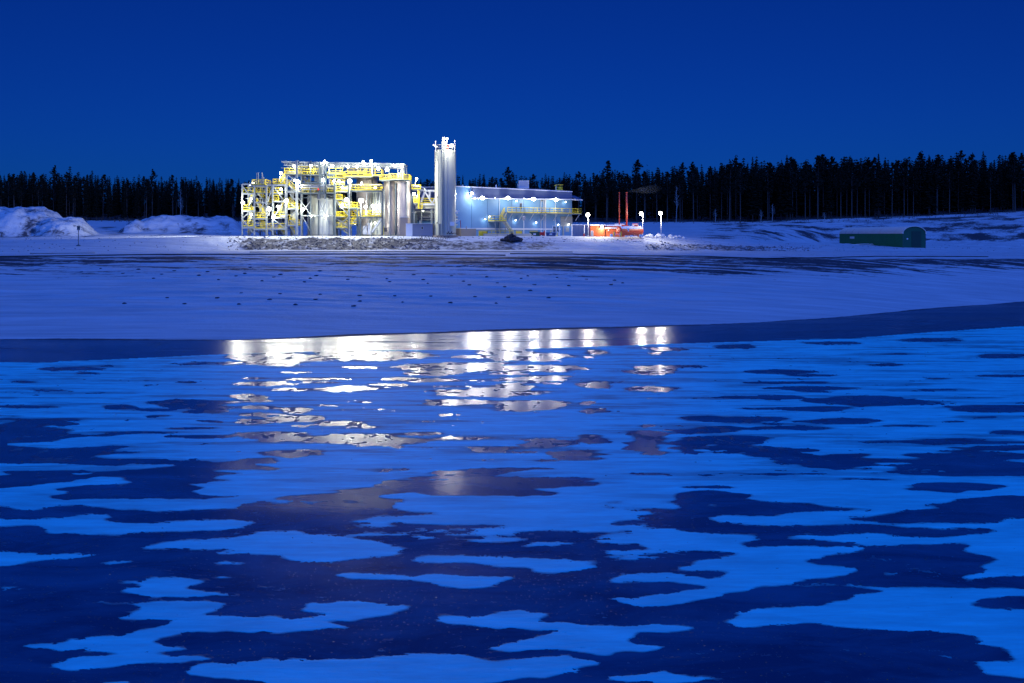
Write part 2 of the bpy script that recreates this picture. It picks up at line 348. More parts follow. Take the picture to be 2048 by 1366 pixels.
def drift_material():
    """old glazed snow over ice; thin snow lets the dark ice show through"""
    m = bpy.data.materials.new('drift_snow'); m.use_nodes = True; n = m.node_tree; b = n.nodes['Principled BSDF']
    b.inputs['Roughness'].default_value = .6; b.inputs['Specular IOR Level'].default_value = .25
    tc = n.nodes.new('ShaderNodeTexCoord'); mp = n.nodes.new('ShaderNodeMapping'); mp.inputs['Scale'].default_value = (.25, 1.1, 1); n.links.new(tc.outputs['Object'], mp.inputs[0])
    no = n.nodes.new('ShaderNodeTexNoise'); no.inputs['Scale'].default_value = 1.4; no.inputs['Detail'].default_value = 9; no.inputs['Roughness'].default_value = .68; n.links.new(mp.outputs[0], no.inputs['Vector'])
    at = n.nodes.new('ShaderNodeAttribute'); at.attribute_name = 'cover'
    ma = n.nodes.new('ShaderNodeMath'); ma.operation = 'MULTIPLY_ADD'; ma.inputs[1].default_value = 1.1; ma.inputs[2].default_value = -.55; n.links.new(no.outputs['Fac'], ma.inputs[0])
    ad = n.nodes.new('ShaderNodeMath'); ad.operation = 'ADD'; ad.use_clamp = True; n.links.new(ma.outputs[0], ad.inputs[0]); n.links.new(at.outputs['Fac'], ad.inputs[1])
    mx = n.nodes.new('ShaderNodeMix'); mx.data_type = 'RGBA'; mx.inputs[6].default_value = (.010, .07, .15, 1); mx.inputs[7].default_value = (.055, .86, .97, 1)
    n.links.new(ad.outputs[0], mx.inputs[0]); n.links.new(mx.outputs[2], b.inputs['Base Color'])
    n2 = n.nodes.new('ShaderNodeTexNoise'); n2.inputs['Scale'].default_value = 4; n2.inputs['Detail'].default_value = 7; n.links.new(mp.outputs[0], n2.inputs['Vector'])
    bp = n.nodes.new('ShaderNodeBump'); bp.inputs['Strength'].default_value = .35; bp.inputs['Distance'].default_value = .04
    n.links.new(n2.outputs['Fac'], bp.inputs['Height']); n.links.new(bp.outputs[0], b.inputs['Normal'])
    return m
M_snow = drift_material()
def mapc(pts, sc, ox, oy): return [(ox + a / sc, oy + b / sc) for a, b in pts]
LOW_X = [-1500, -300, 0, 200, 430, 700, 1050, 1380, 1702, 1811, 2048, 2600, 3500]
LOW_Y = [735, 733, 723, 718, 707, 699.5, 696, 684.5, 675, 666, 650, 625, 615]
# bare ice showing through the snow: (x0, x1, y, half height)
HOLES = [(468, 655, 718, 12.5), (600, 850, 711, 9), (690, 800, 719, 3.5), (555, 636, 744, 2.6), (690, 757, 735, 2.6), (480, 548, 757, 2), (476, 588, 768, 4.3), (585, 692, 758.6, 2),
    (598, 676, 765, 1.6), (634, 746, 778, 5.5), (735, 817, 769, 1.7), (706, 746, 804.5, 2), (474, 536, 795, 8.5), (480, 547, 802, 2.5), (482, 548, 815, 4), (558, 628, 818, 3.5),
    (484, 540, 829, 6), (540, 634, 825, 3.2), (474, 540, 843, 6), (534, 636, 836, 7.5), (627, 733, 848, 5), (574, 618, 853, 1.6), (490, 632, 873, 9.5), (628, 834, 881, 12),
    (530, 652, 906.5, 6.5), (478, 560, 923, 4), (719, 822, 939, 3.4), (793, 888, 869, 3.2), (835, 900, 804, 4), (869, 902, 786, 3), (640, 700, 895, 1.6), (770, 815, 895, 1.8),
    (955, 1075, 703, 6), (912, 987, 713, 3), (825, 1068, 733, 9), (985, 1148, 714, 8), (815, 920, 746, 5), (778, 918, 759.5, 4.6), (980, 1062, 746, 6), (1050, 1168, 737, 8.5),
    (1000, 1138, 760, 8), (864, 1080, 787, 9), (990, 1060, 772, 5), (864, 986, 804, 6), (974, 1140, 811, 12.5), (1160, 1192, 806, 5), (1158, 1215, 821, 4), (1154, 1217, 770, 7),
    (1160, 1184, 715, 3), (1170, 1214, 704, 4), (1256, 1350, 740, 10), (1240, 1420, 733, 3), (1304, 1332, 707, 3), (1259, 1350, 778, 4.5), (877, 914, 829, 2), (885, 923, 850, 1.5),
    (876, 964, 877, 3.2), (1014, 1134, 886, 8), (1154, 1214, 878, 8), (1098, 1220, 911, 10), (1256, 1330, 883, 30), (1060, 1120, 922, 2), (1040, 1100, 938, 1.4),
    # darker openings outside the reflections
    (60, 190, 738, 3.2), (150, 200, 746, 2), (20, 80, 763, 2.5), (60, 160, 781, 2), (0, 120, 721, 4), (350, 410, 764, 3), (280, 320, 771, 1.5), (205, 265, 814, 5), (300, 470, 806, 7), (350, 475, 820, 7),
    (290, 350, 832, 2), (400, 450, 843, 2.4), (350, 440, 857, 2), (0, 130, 814, 2.2), (20, 150, 846, 4), (320, 480, 873, 4), (-60, 40, 856, 5), (-100, 130, 862, 7), (-100, 60, 832, 2), (330, 470, 727, 3),
    (1500, 1610, 744, 4), (1560, 1680, 750, 2), (1500, 1640, 765, 3), (1540, 1710, 778, 5.5), (1470, 1600, 795, 4.5), (1470, 1560, 818, 2), (1620, 1870, 803, 10), (1580, 1700, 818, 5), (1870, 2100, 817, 9),
    (1370, 1560, 838, 6), (1330, 1500, 860, 7), (1350, 1560, 878, 6), (1620, 1770, 843, 5), (1530, 1700, 856, 4), (1740, 1880, 852, 2), (1870, 1950, 843, 2), (1970, 2100, 868, 5), (1710, 1990, 884, 5),
    (1900, 2100, 897, 5), (1390, 1560, 895, 10), (1480, 1650, 906, 8), (1590, 1800, 922, 17), (1780, 2100, 911, 9), (1760, 2100, 938, 15), (1830, 2000, 974, 9), (1330, 1480, 972, 2), (1330, 1420, 892, 15),
    (1950, 2060, 712, 4), (1960, 2060, 752, 3), (1800, 1920, 680, 4), (1830, 1920, 757, 3), (1730, 1800, 730, 2), (1420, 1520, 693, 4), (1300, 1380, 700, 3), (1600, 1720, 686, 3)]
ICE = [mapc(p, 3.413, 0, 700) for p in [
    [(-60, 525), (160, 500), (420, 482), (520, 488), (330, 510), (250, 530), (450, 548), (470, 560), (380, 570), (640, 578), (880, 573), (700, 590), (450, 600), (420, 620), (200, 630), (-60, 650)],
    [(-60, 645), (300, 672), (600, 662), (880, 655), (740, 680), (770, 700), (720, 718), (580, 722), (700, 745), (1060, 742), (1200, 762), (1450, 768), (1650, 760), (1640, 745), (1900, 738), (1800, 770), (1640, 782),
     (1970, 815), (1700, 842), (1500, 850), (1420, 880), (1600, 885), (1780, 895), (1700, 912), (1400, 910), (1230, 915), (1420, 935), (1340, 960), (1500, 985), (1660, 995), (1500, 1010), (1200, 1024), (1000, 1060), (330, 1040), (400, 990), (540, 965), (390, 950), (520, 930), (760, 915), (860, 900), (600, 895), (-60, 950), (-60, 870), (120, 850), (40, 825), (300, 820), (440, 830), (560, 860), (700, 835), (900, 825), (1050, 800), (1250, 785), (1000, 780), (600, 785), (500, 778), (200, 775), (-60, 770)],
    ]]
ICE += [mapc(p, 2.926, 480, 920) for p in [
    [(190, 235), (480, 182), (700, 170), (800, 150), (740, 155), (850, 120), (1000, 95), (1120, 62), (1300, 50), (1560, 42), (1720, 52), (1560, 75), (1430, 100), (1620, 100), (1500, 115), (1900, 98), (2100, 110), (2100, 165), (1900, 170), (1960, 205), (1640, 212), (1200, 212), (1040, 240), (860, 242), (600, 240)],
    [(-40, 270), (180, 240), (500, 245), (960, 262), (960, 280), (700, 290), (960, 305), (1200, 312), (1040, 328), (800, 332), (640, 345), (900, 362), (820, 375), (560, 380), (850, 385), (1090, 378), (1600, 390), (1900, 405), (2100, 400), (2100, 520), (1900, 580), (1000, 580), (1040, 520), (860, 505), (1000, 478), (760, 470), (460, 450), (0, 415), (80, 400), (-40, 340), (120, 315), (20, 300)],
    [(1800, 318), (1900, 298), (2050, 272), (2100, 300), (2050, 320)], [(1350, 358), (1500, 350), (1600, 356), (1450, 364)], [(-100, 125), (60, 118), (125, 125), (20, 138)]]]
SNOW = [mapc(p, 3.0118, 0, 960) for p in [
    [(-50, 60), (120, 52), (230, 45), (330, 15), (480, 5), (560, -15), (760, -15), (730, 12), (560, 18), (420, 38), (340, 58), (400, 68), (450, 85), (350, 100), (370, 118), (560, 118), (700, 112), (880, 112), (1100, 112), (1330, 108), (1440, 96), (1300, 88), (1190, 62), (1240, 40), (1160, 22), (1300, 8), (1600, -10), (2100, -15), (2100, 60), (1980, 66), (1800, 90), (1660, 104), (1520, 140), (1430, 165), (1200, 180), (900, 188), (830, 180), (700, 182), (600, 160), (500, 150), (300, 165), (180, 185), (60, 165), (0, 150), (-50, 150)],
    [(-50, 228), (0, 232), (200, 238), (420, 228), (520, 210), (660, 205), (690, 222), (640, 245), (760, 255), (900, 262), (1100, 245), (1240, 238), (1500, 240), (1500, 262), (1400, 290), (1200, 306), (1020, 312), (860, 322), (760, 330), (500, 328), (360, 325), (300, 300), (240, 278), (0, 288), (-50, 290)],
    [(870, 405), (1010, 385), (1100, 365), (1330, 345), (1480, 315), (1800, 312), (2048, 350), (2290, 368), (2400, 390), (2520, 420), (2400, 458), (2220, 480), (2048, 500), (1850, 498), (1700, 455), (1620, 445), (1480, 428), (1300, 415), (1100, 412), (1000, 412)],
    [(-50, 420), (0, 425), (200, 432), (300, 440), (480, 440), (640, 436), (480, 455), (400, 470), (250, 490), (150, 510), (0, 522), (-50, 524)],
    [(575, 498), (720, 482), (860, 472), (910, 485), (860, 497), (700, 505)], [(845, 522), (900, 515), (960, 520), (900, 528)], [(350, 525), (420, 522), (470, 530), (400, 537)], [(1300, 580), (1400, 570), (1470, 578), (1390, 590)], [(1600, 648), (1650, 640), (1700, 646), (1640, 655)],
    [(-50, 652), (60, 648), (220, 655), (60, 662), (-50, 660)], [(370, 833), (440, 831), (430, 838)], [(725, 620), (860, 605), (950, 585), (1080, 580), (1230, 592), (1280, 603), (1180, 622), (1120, 640), (1200, 668), (1350, 678), (1480, 688), (1300, 700), (1150, 705), (1000, 690), (850, 690), (730, 672), (840, 650), (870, 632)],
    [(480, 740), (740, 738), (900, 722), (1110, 718), (1260, 735), (1370, 750), (1300, 785), (1170, 815), (1400, 825), (1700, 828), (1880, 822), (1900, 803), (1780, 785), (1830, 740), (2048, 728), (2260, 730), (2380, 745), (2462, 765), (2350, 785), (2250, 808), (2100, 830), (1900, 850), (2040, 865), (2060, 880), (1950, 890), (1850, 910), (1600, 925), (1300, 925), (1050, 935), (880, 960), (830, 985), (910, 998), (1020, 1018), (1110, 1028), (1000, 1045), (870, 1058), (1180, 1075), (1320, 1085), (1100, 1100), (880, 1110), (720, 1135), (560, 1148), (400, 1140), (285, 1108), (330, 1090), (440, 1075), (620, 1070), (740, 1058), (600, 1045), (450, 1030), (280, 1030), (120, 1010), (330, 990), (440, 960), (620, 950), (720, 940), (800, 910), (990, 870), (1060, 845), (820, 838), (585, 828), (740, 800), (840, 775), (740, 750)],
    [(1140, 1155), (1240, 1110), (1600, 1092), (1900, 1082), (2048, 1075), (2348, 1052), (2548, 1045), (2768, 1048), (2900, 1065), (3048, 1082), (3250, 1072), (3380, 1070), (3530, 1092), (3590, 1105), (3390, 1130), (3420, 1160), (3200, 1195), (2950, 1223), (2850, 1300), (1700, 1300), (1500, 1223), (1320, 1200)],
    [(620, 1215), (700, 1205), (840, 1205), (820, 1230), (640, 1230)], [(-20, 1207), (110, 1212), (-20, 1222)]]]
SNOW += [mapc(p, 3.0118, 680, 960) for p in [
    [(240, 95), (480, 68), (560, 98), (900, 95), (1330, 92), (1300, 75), (1130, 52), (1400, 38), (1700, 40), (1500, 12), (1560, -15), (2100, -15), (2100, 35), (1900, 85), (1680, 110), (1540, 145), (1560, 175), (1740, 180), (1900, 205), (1760, 230), (1640, 262), (1650, 288), (1350, 297), (1100, 290), (900, 270), (560, 268), (300, 250), (150, 222), (400, 218), (620, 203), (400, 190), (330, 165), (420, 135), (600, 128), (300, 110)],
    [(690, 352), (860, 358), (920, 340), (1080, 340), (1220, 352), (1120, 362), (950, 372), (860, 378), (760, 362)], [(1170, 395), (1230, 372), (1430, 368), (1440, 385), (1300, 400)],
    [(480, 470), (600, 450), (780, 455), (1060, 462), (1200, 470), (1400, 475), (1600, 490), (1500, 505), (1580, 525), (1420, 550), (1260, 558), (1210, 525), (1000, 525), (900, 505), (700, 495), (560, 502)],
    [(-30, 570), (170, 558), (380, 562), (430, 578), (600, 570), (860, 578), (1140, 578), (1050, 615), (900, 640), (720, 655), (600, 652), (520, 620), (430, 605), (200, 602), (60, 600)],
    [(575, 845), (650, 825), (900, 815), (1010, 792), (1180, 797), (1230, 808), (1120, 830), (1190, 845), (1330, 862), (1480, 880), (1680, 882), (1800, 860), (2020, 862), (2048, 880), (1900, 905), (1760, 915), (1730, 960), (1800, 980), (1940, 1000), (1850, 1020), (1720, 1045), (1700, 1072), (1560, 1065), (1400, 1030), (1150, 1022), (1000, 1020), (890, 998), (1000, 955), (1200, 925), (1300, 910), (1100, 890), (900, 895), (800, 875), (650, 858)],
    [(1500, 1223), (1560, 1190), (1700, 1180), (1860, 1160), (1950, 1140), (2048, 1145), (2150, 1165), (2240, 1180), (2048, 1223)],
    [(1640, 605), (1740, 570), (2060, 562), (2060, 620), (1850, 623), (1700, 625)], [(1590, 712), (1750, 705), (1900, 685), (2060, 672), (2060, 730), (1900, 755), (1750, 757)], [(1560, 345), (1750, 318), (2060, 315), (2060, 420), (1900, 418), (1820, 400), (1830, 385), (1950, 370), (1900, 352), (1700, 350)]]]
ICE_R = [mapc(p, 2.977, 1360, 960) for p in [
    [(0, 75), (200, 60), (350, 75), (520, 82), (460, 105), (560, 128), (740, 130), (800, 150), (1000, 170), (1230, 190), (1000, 182), (870, 185), (650, 195), (600, 212), (280, 212), (110, 235), (200, 262), (500, 268), (850, 268), (1300, 270), (1500, 290), (1800, 290), (1840, 300), (1700, 325), (1600, 342), (1400, 345), (1260, 335), (1200, 318), (850, 330), (690, 330), (640, 350), (480, 350), (470, 330), (200, 325), (0, 315)],
    [(0, 42), (150, 35), (420, 42), (200, 48), (0, 50)], [(400, 375), (560, 355), (690, 358), (900, 368), (1110, 390), (900, 395), (850, 402), (520, 398)],
    [(980, 235), (1150, 215), (1240, 190), (1420, 170), (1520, 160), (1420, 145), (1600, 135), (1720, 115), (1950, 100), (2300, 100), (2300, 225), (1900, 228), (1880, 250), (1700, 262), (1400, 262), (1250, 258), (1050, 240)],
    [(1380, 55), (1560, 25), (1800, 20), (1880, 35), (1760, 55), (1700, 78), (1560, 75)], [(0, 415), (200, 418), (430, 438), (300, 460), (130, 475), (60, 500), (0, 525)], [(0, 530), (250, 540), (390, 547), (320, 570), (180, 585), (90, 565), (0, 560)], [(0, 608), (100, 615), (220, 633), (120, 652), (0, 660)],
    [(740, 480), (850, 440), (1080, 425), (1120, 395), (1360, 390), (1550, 375), (1690, 380), (1700, 400), (1640, 420), (1760, 445), (1900, 475), (1910, 500), (1780, 520), (1740, 550), (1640, 575), (1700, 590), (1900, 575), (2300, 560), (2300, 650), (1800, 642), (1500, 640), (1100, 632), (740, 622), (680, 610), (820, 590), (960, 560), (1040, 520), (800, 505)],
    [(0, 730), (200, 700), (280, 690), (230, 668), (430, 655), (560, 630), (740, 622), (740, 632), (900, 635), (1240, 660), (1150, 675), (960, 690), (970, 715), (860, 740), (640, 770), (430, 780), (280, 800), (310, 820), (180, 845), (280, 870), (350, 875), (800, 855), (1080, 868), (1240, 885), (1480, 900), (1700, 930), (1780, 955), (1690, 975), (1900, 990), (2030, 1015), (1940, 1030), (1950, 1070), (1780, 1070), (1650, 1065), (1540, 1040), (1470, 1048), (1480, 1060), (1720, 1075), (1690, 1100), (1700, 1140), (1860, 1150), (1990, 1175), (2300, 1165), (2300, 1360), (0, 1360)],
    [(1740, 740), (1840, 710), (2300, 670), (2300, 790), (1940, 765), (1800, 755)]]]
SNOW_R = [mapc(p, 2.977, 1360, 960) for p in [[(1250, 553), (1340, 548), (1470, 551), (1360, 560)], [(-150, 1210), (-80, 1175), (-10, 1150), (100, 1150), (70, 1160), (200, 1183), (100, 1192), (-80, 1215)],
    [(180, 150), (240, 148), (300, 158), (200, 162)], [(1600, 170), (1640, 175), (1610, 178)], [(1400, 212), (1560, 208), (1750, 214), (1600, 222)]]]

rows = np.concatenate([np.linspace(640, 1000, 430), np.linspace(1001.2, 1372, 245), np.linspace(1376, 1900, 40)])
cols = np.concatenate([np.linspace(-700, -24, 60), np.linspace(-20, 2068, 950), np.linspace(2074, 2750, 60)])
CX, RY = np.meshgrid(cols, rows)
SD0 = (CAM_Z - WL) * FPX / (RY - Y0); SX0 = (CX - 1024) * SD0 / FPX; SD = SD0 / .6; SX = SX0 / .6
# wind-frayed outlines: bend the lookup by noise on the ice plane, in metres
px_m = FPX / SD; py_m = (RY - Y0) / SD
wxn = fbm(SX * .35, SD * .35, 4, 70) * .8 + fbm(SX * 1.6, SD * 1.6, 4, 75, .7) * .40
wyn = fbm(SX * .35, SD * .35, 4, 80) * .5 + fbm(SX * 1.6, SD * 1.6, 4, 85, .7) * .30
QX = CX + wxn * px_m * 1.3; QY = RY + wyn * py_m * .8
m = np.ones(CX.shape)
far_n = fbm(SX * .045, SD * .13, 5, 90, .6)
out = (QX < -60) | (QX > 2110)
hole = np.where(out, smooth01((far_n - .12) / .03) * 1.0, 0)
big = (QX < 1362) & (QY > 1003)
m = np.where(big, 0, 1 - hole)
FR = fbm(SX * .16, SD * .9, 5, 95, .7) * 1.9 - .1
STK = fbm(SX * .10, SD * .75, 6, 97, .66)
for x0, x1, y, h in HOLES:
    r = np.abs((QX - (x0 + x1) / 2) / ((x1 - x0) / 2)) ** 1.7 + np.abs((QY - y) / h) ** 2
    m = np.where(r + FR < 1, 0, m)
m = np.where((STK > .40 - .05 * smooth01((RY - 750) / 150)) & (RY < 985) & (RY > 690), 0, m)
for p in ICE: m = np.where(inside(QX, QY, p), 0, m)
m = np.where((fbm(SX * .16, SD * 1.1, 5, 101, .66) > .24) & (RY > 940) & (RY < 1130) & (CX > 430) & (CX < 1360), 1, m)
for p in SNOW: m = np.where(inside(QX, QY, p), 1, m)
for p in ICE_R: m = np.where(inside(QX, QY, p), 0, m)
for p in SNOW_R: m = np.where(inside(QX, QY, p), 1, m)
m = np.where(RY < np.interp(CX, LOW_X, LOW_Y) + wyn * 2.5, 0, m)
m = np.where((RY > 1400), smooth01((fbm(SX * .12, SD * .3, 4, 99) - .05) / .05), m)
def blur(a, k, ax):
    b = a.copy()
    for i in range(1, k + 1): b = b + np.roll(a, i, ax) + np.roll(a, -i, ax)
    return b / (2 * k + 1)
ms = blur(blur(m, 2, 0), 3, 1)
# fine scatter: frost tufts on bare ice, pinholes in thin snow
near = smooth01((RY - 930) / 120)
speck = fbm(SX * 9, SD * 4.5, 3, 110, .8); clus = fbm(SX * .25, SD * .2, 3, 115)
tuft = (speck > .52 - .22 * clus) & (m < .5) & (clus > -.05)
fine_n = fbm(SX * 1.1, SD * .6, 3, 120, .7)
hf = fbm(SX * 1.5, SD * 4.2, 6, 125, .78)
ms = ms * (1 - near) + near * blur(blur(blur(m, 2, 0), 4, 1), 4, 1)
hf2 = fbm(SX * .9, SD * 1.3, 5, 127, .75)
edge = ms + .30 * fine_n * (1 - .6 * near) + 1.1 * hf * near + 1.0 * hf2 * (1 - near)
band = RY < np.interp(CX, LOW_X, LOW_Y) + 2
pin = (fine_n > .58) & (m > .5) & (RY < 900) & (blur(m, 6, 1) < .97)
h = (edge - .40) * .035
tf = np.clip((speck - (.66 - .30 * clus)) * .06, -.012, .006)
h = np.where((m < .5) & (clus > -.05) & ~band, np.maximum(h, tf), h); h = np.where(pin, -.01, h); h = np.where(band, np.minimum(h, -.012), h)
h = np.clip(h, -.008, .007) + np.where(h > .006, .004 * fbm(SX * .3, SD * .5, 4, 130), 0)
thin = fbm(SX * .12, SD * .35, 5, 140, .6)
h = np.where((m < .5) & (RY < 925) & ~band, np.maximum(h, np.clip((fine_n - .27 + .5 * hf2) * .06, -.012, .006)), h)
cover = blur(blur(blur(m, 2, 0), 4, 1), 5, 1); cover = smooth01((cover - .22 + .25 * hf * near) / .58) * .84
bst = fbm(SX * .05 + SD * .02, SD * 1.2, 5, 161, .6)
h = np.where(band & (RY > np.interp(CX, ST_X, SHORE) + 3), np.maximum(h, np.clip((bst - .36) * .05, -.012, .003)), h)
farw = 1 - smooth01((RY - 900) / 160)
cover = cover * (1 - farw * .50 * smooth01((STK + .05) / .35)) + .05 * fbm(SX * .3, SD * .6, 4, 150)
sheet('snow', SX0, SD0, h + WL, M_snow, {'cover': cover}, kind='stuff', keep=h > -.003)
# ------------------------------------------------------------------ materials of the plant
M_steel = material('galvanised_steel', (.33, .36, .35), .45, .3, var=.12)
M_dark = material('dark_painted_steel', (.10, .13, .14), .5, .2, var=.1)
M_yel = material('yellow_rail_paint', (.80, .62, .03), .5, var=.08)
M_grate = material('deck_grating', (.20, .23, .22), .6, .3, var=.15)
M_tank = material('pale_tank_cladding', (.62, .64, .56), .42, .05, var=.08, vscale=.6)
M_pink = material('dull_tank_steel', (.50, .44, .41), .36, .25, var=.12, vscale=.5)
M_silo = material('silo_cladding', (.52, .54, .44), .42, .2, var=.1, vscale=.4)
M_wall = material('pale_blue_cladding', (.13, .30, .50), .5, var=.05, vscale=.5)
M_band = material('shade_band_blue', (.10, .14, .25), .5, var=.06, vscale=.5)  # darker blue stands for shadow on the wall above the canopy
M_navy = material('navy_cladding', (.02, .06, .20), .5, var=.08)
M_white = material('white_paint', (.78, .78, .76), .5, var=.04)
M_grey = material('grey_cladding', (.27, .28, .33), .5, var=.06)
M_orange = material('orange_red_cladding', (.62, .12, .03), .5, var=.1, vscale=1.2)
M_red = material('red_tank_paint', (.58, .08, .035), .4, var=.1)
M_bright_red = material('bright_red_paint', (.6, .02, .02), .4)
M_green = material('dark_green_cloth', (.010, .19, .05), .55, var=.15, vscale=.4, bump=.1, bscale=.5)
M_gskip = material('green_skip_paint', (.03, .12, .07), .5, var=.1)
M_bskip = material('blue_skip_paint', (.02, .08, .25), .5, var=.1)
M_gable_shade = material('shaded_gable_cloth', (.008, .10, .05), .55, var=.15, vscale=.4)  # hall green darkened, the gable's shade put into the colour
M_gdark = material('dark_green_gate', (.008, .05, .03), .6)
M_canvas = material('pale_canvas', (.90, .76, .66), .7, var=.08, vscale=.5)
M_cream = material('cream_panel', (.46, .45, .36), .6, var=.06)
M_tan = material('tan_cladding', (.38, .30, .22), .6, var=.08)
M_beige = material('beige_concrete', (.42, .40, .34), .8, var=.12)
M_black = material('black_plastic', (.008, .008, .010), .4)
M_snowcap = material('roof_snow', (.80, .82, .85), .6, var=.05, bump=.3, bscale=3)
M_rock = material('frosted_rock', (.03, .033, .045), .85, var=.6, vscale=2.5, bump=.8, bscale=3)
M_dusted = material('dusted_stone', (.10, .105, .13), .85, var=.9, vscale=1.2)
M_rocksnow = material('snow_covered_rock', (.62, .64, .66), .8, var=.35, vscale=1.6, bump=.6, bscale=4)
M_pipe = material('insulated_pipe', (.52, .55, .55), .35, .5, var=.05)
M_wood = material('pale_timber', (.55, .48, .36), .8, var=.2)
M_glass = material('window_glass', (.03, .05, .08), .1)
EM = {}
def emitter(col, s):
    k = (col, s)
    if k not in EM: EM[k] = material('lamp_glow', (1, 1, 1), .3, emit=col, strength=s)
    return EM[k]
COOL = (1.0, 1.0, .86); ICEY = (.88, .95, 1.0); WARM = (1.0, .90, .72)

GZ = 14.82   # the levelled ground of the plant
# ------------------------------------------------------------------ builders of steelwork (X from column, Z from row at 200 m)
def column(p, x, y0, y1, d, wd=.26, mat=None):
    MB().box(X(x) - wd / 2, X(x) + wd / 2, d - wd / 2, d + wd / 2, Z(y1), Z(y0)).build('column', mat or M_steel, p)
def beam(p, x0, x1, y, d, h=.26, mat=None, wd=.2):
    MB().box(X(x0), X(x1), d - wd / 2, d + wd / 2, Z(y) - h / 2, Z(y) + h / 2).build('beam', mat or M_steel, p)
def brace(p, x0, y0, x1, y1, d, wd=.15, mat=None):
    MB().bar((X(x0), d, Z(y0)), (X(x1), d, Z(y1)), wd).build('brace', mat or M_steel, p)
def rail_mb(mb, a, b, h=1.05):
    a = Vector(a); b = Vector(b); L = (b - a).length; n = max(1, round(L / 1.3))
    for i in range(n + 1):
        q = a.lerp(b, i / n); mb.box(q.x - .045, q.x + .045, q.y - .045, q.y + .045, q.z, q.z + h)
    for k, t in ((h, .10), (h * .52, .08)): mb.bar(a + Vector((0, 0, k)), b + Vector((0, 0, k)), .07, t)
    mb.bar(a + Vector((0, 0, .11)), b + Vector((0, 0, .11)), .03, .20)
    return mb
def railing(p, a, b, h=1.05, mat=None): return rail_mb(MB(), a, b, h).build('railing', mat or M_yel, p)
def platform(p, x0, x1, y, d0, d1, sides='flbr', h=1.05, mat=None, thick=.18):
    """deck with its top at row y, railings on the sides named (front, left, right, back)"""
    z = Z(y); MB().box(X(x0), X(x1), d0, d1, z - thick, z).build('platform', mat or M_grate, p)
    e = .06
    if 'f' in sides: railing(p, (X(x0) + e, d0 + e, z), (X(x1) - e, d0 + e, z), h)
    if 'b' in sides: railing(p, (X(x0) + e, d1 - e, z), (X(x1) - e, d1 - e, z), h)
    if 'l' in sides: railing(p, (X(x0) + e, d0 + .2, z), (X(x0) + e, d1 - .2, z), h)
    if 'r' in sides: railing(p, (X(x1) - e, d0 + .2, z), (X(x1) - e, d1 - .2, z), h)
def stair(p, a, b, wd=.9, rails=True, up=Vector((0, 1, 0)), mat=None):
    a = Vector(a); b = Vector(b); s = up * wd; mb = MB()
    for o in (Vector((0, 0, 0)), s): mb.bar(a + o, b + o, .07, .26)
    n = max(3, int(abs(b.z - a.z) / .22))
    for i in range(1, n):
        q = a.lerp(b, i / n); d = (b - a); d.z = 0; d.normalize(); d *= .13
        mb.hexa([q - d, q + d, q + d + s, q - d + s] + [v + Vector((0, 0, .03)) for v in (q - d, q + d, q + d + s, q - d + s)])
    mb.build('stair', mat or M_steel, p)
    if rails:
        railing(p, a, b)

# ------------------------------------------------------------------ lamps
N_LAMP = [0]
BEAM = .62   # how much brighter the reflectors are toward the lake than sideways
def lamp(name, pos, label, power, r=.26, col=COOL, e=60, arm=None, arm_mat=None, group=None, aim=(0, -.35, -.35), cat='floodlight', arm_r=.05, beam=0):
    """floodlight: housing, lens, bracket or pole, and the light it gives"""
    t = thing(name, pos, label, cat, group); x, y, z = pos
    hb = MB(); hb.box(x - r * 1.2, x + r * 1.2, y + r * .35, y + r * 1.0, z - r * .8, z + r * .9)
    hb.box(x - r * 1.35, x + r * 1.35, y - r * .3, y + r * 1.0, z + r * .9, z + r * 1.05); hb.build('housing', M_dark, t)
    MB().ball((x, y, z), r, 10, 6).build('lens', emitter(col, e), t, True)
    if arm: MB().path([(x, y + r * .9, z)] + [Vector(q) for q in arm], arm_r, 8).build('pole' if abs(Vector(arm[-1]).z - z) > 1.5 else 'bracket', arm_mat or M_steel, t)
    ld = bpy.data.lights.new('light', 'POINT'); ld.energy = power * POWER; ld.color = col; ld.shadow_soft_size = .15
    lo = bpy.data.objects.new('light', ld); COL.objects.link(lo); lo.parent = t; lo.location = Vector(aim)
    if beam:
        sd_ = bpy.data.lights.new('beam', 'SPOT'); sd_.energy = power * POWER * BEAM * beam; sd_.color = col; sd_.shadow_soft_size = r; sd_.spot_size = R(46); sd_.spot_blend = .6
        so = bpy.data.objects.new('beam', sd_); COL.objects.link(so); so.parent = t; so.location = (0, -r - .9, -.02); so.rotation_euler = (R(-86), 0, 0)
    return t
POWER = .46

# ------------------------------------------------------------------ left stair tower
F, B = 198.0, 202.6
t = thing('stair_tower', (X(513), F, GZ), 'open steel stair tower with yellow railings at the plant end beside the spoil heap', 'stair tower')
for x, y in ((490, 369), (514, 369), (538, 371)):
    for d in (F, B): column(t, x, y, 471, d, .3 if x > 490 else .26)
for y, x0, x1 in ((369.5, 490, 514), (374, 514, 538), (388.5, 490, 514), (405.5, 514, 538), (423, 490, 514), (438, 514, 538), (455.5, 490, 514), (458.5, 514, 538)):
    for d in (F, B): beam(t, x0, x1, y, d, .3)
for x0, y0, x1, y1 in ((491, 374, 513, 402), (491, 436, 505, 424), (491, 440, 511, 466), (524, 424, 533, 406), (500, 424, 513, 440)):
    for d in (F, B): brace(t, x0, y0, x1, y1, d, .17)
platform(t, 491, 512, 387, F, B, 'f'); platform(t, 491, 508, 421, F, B, 'f'); platform(t, 491, 512, 452.5, F, B, 'f')
platform(t, 509, 536, 370.5, F - .3, B, 'fblr'); platform(t, 516, 537, 386, F, B, 'fr'); platform(t, 516, 538, 404.5, F, B, 'r'); platform(t, 515, 538, 436.5, F, B, 'f'); platform(t, 515, 538, 457, F, B, 'fr')
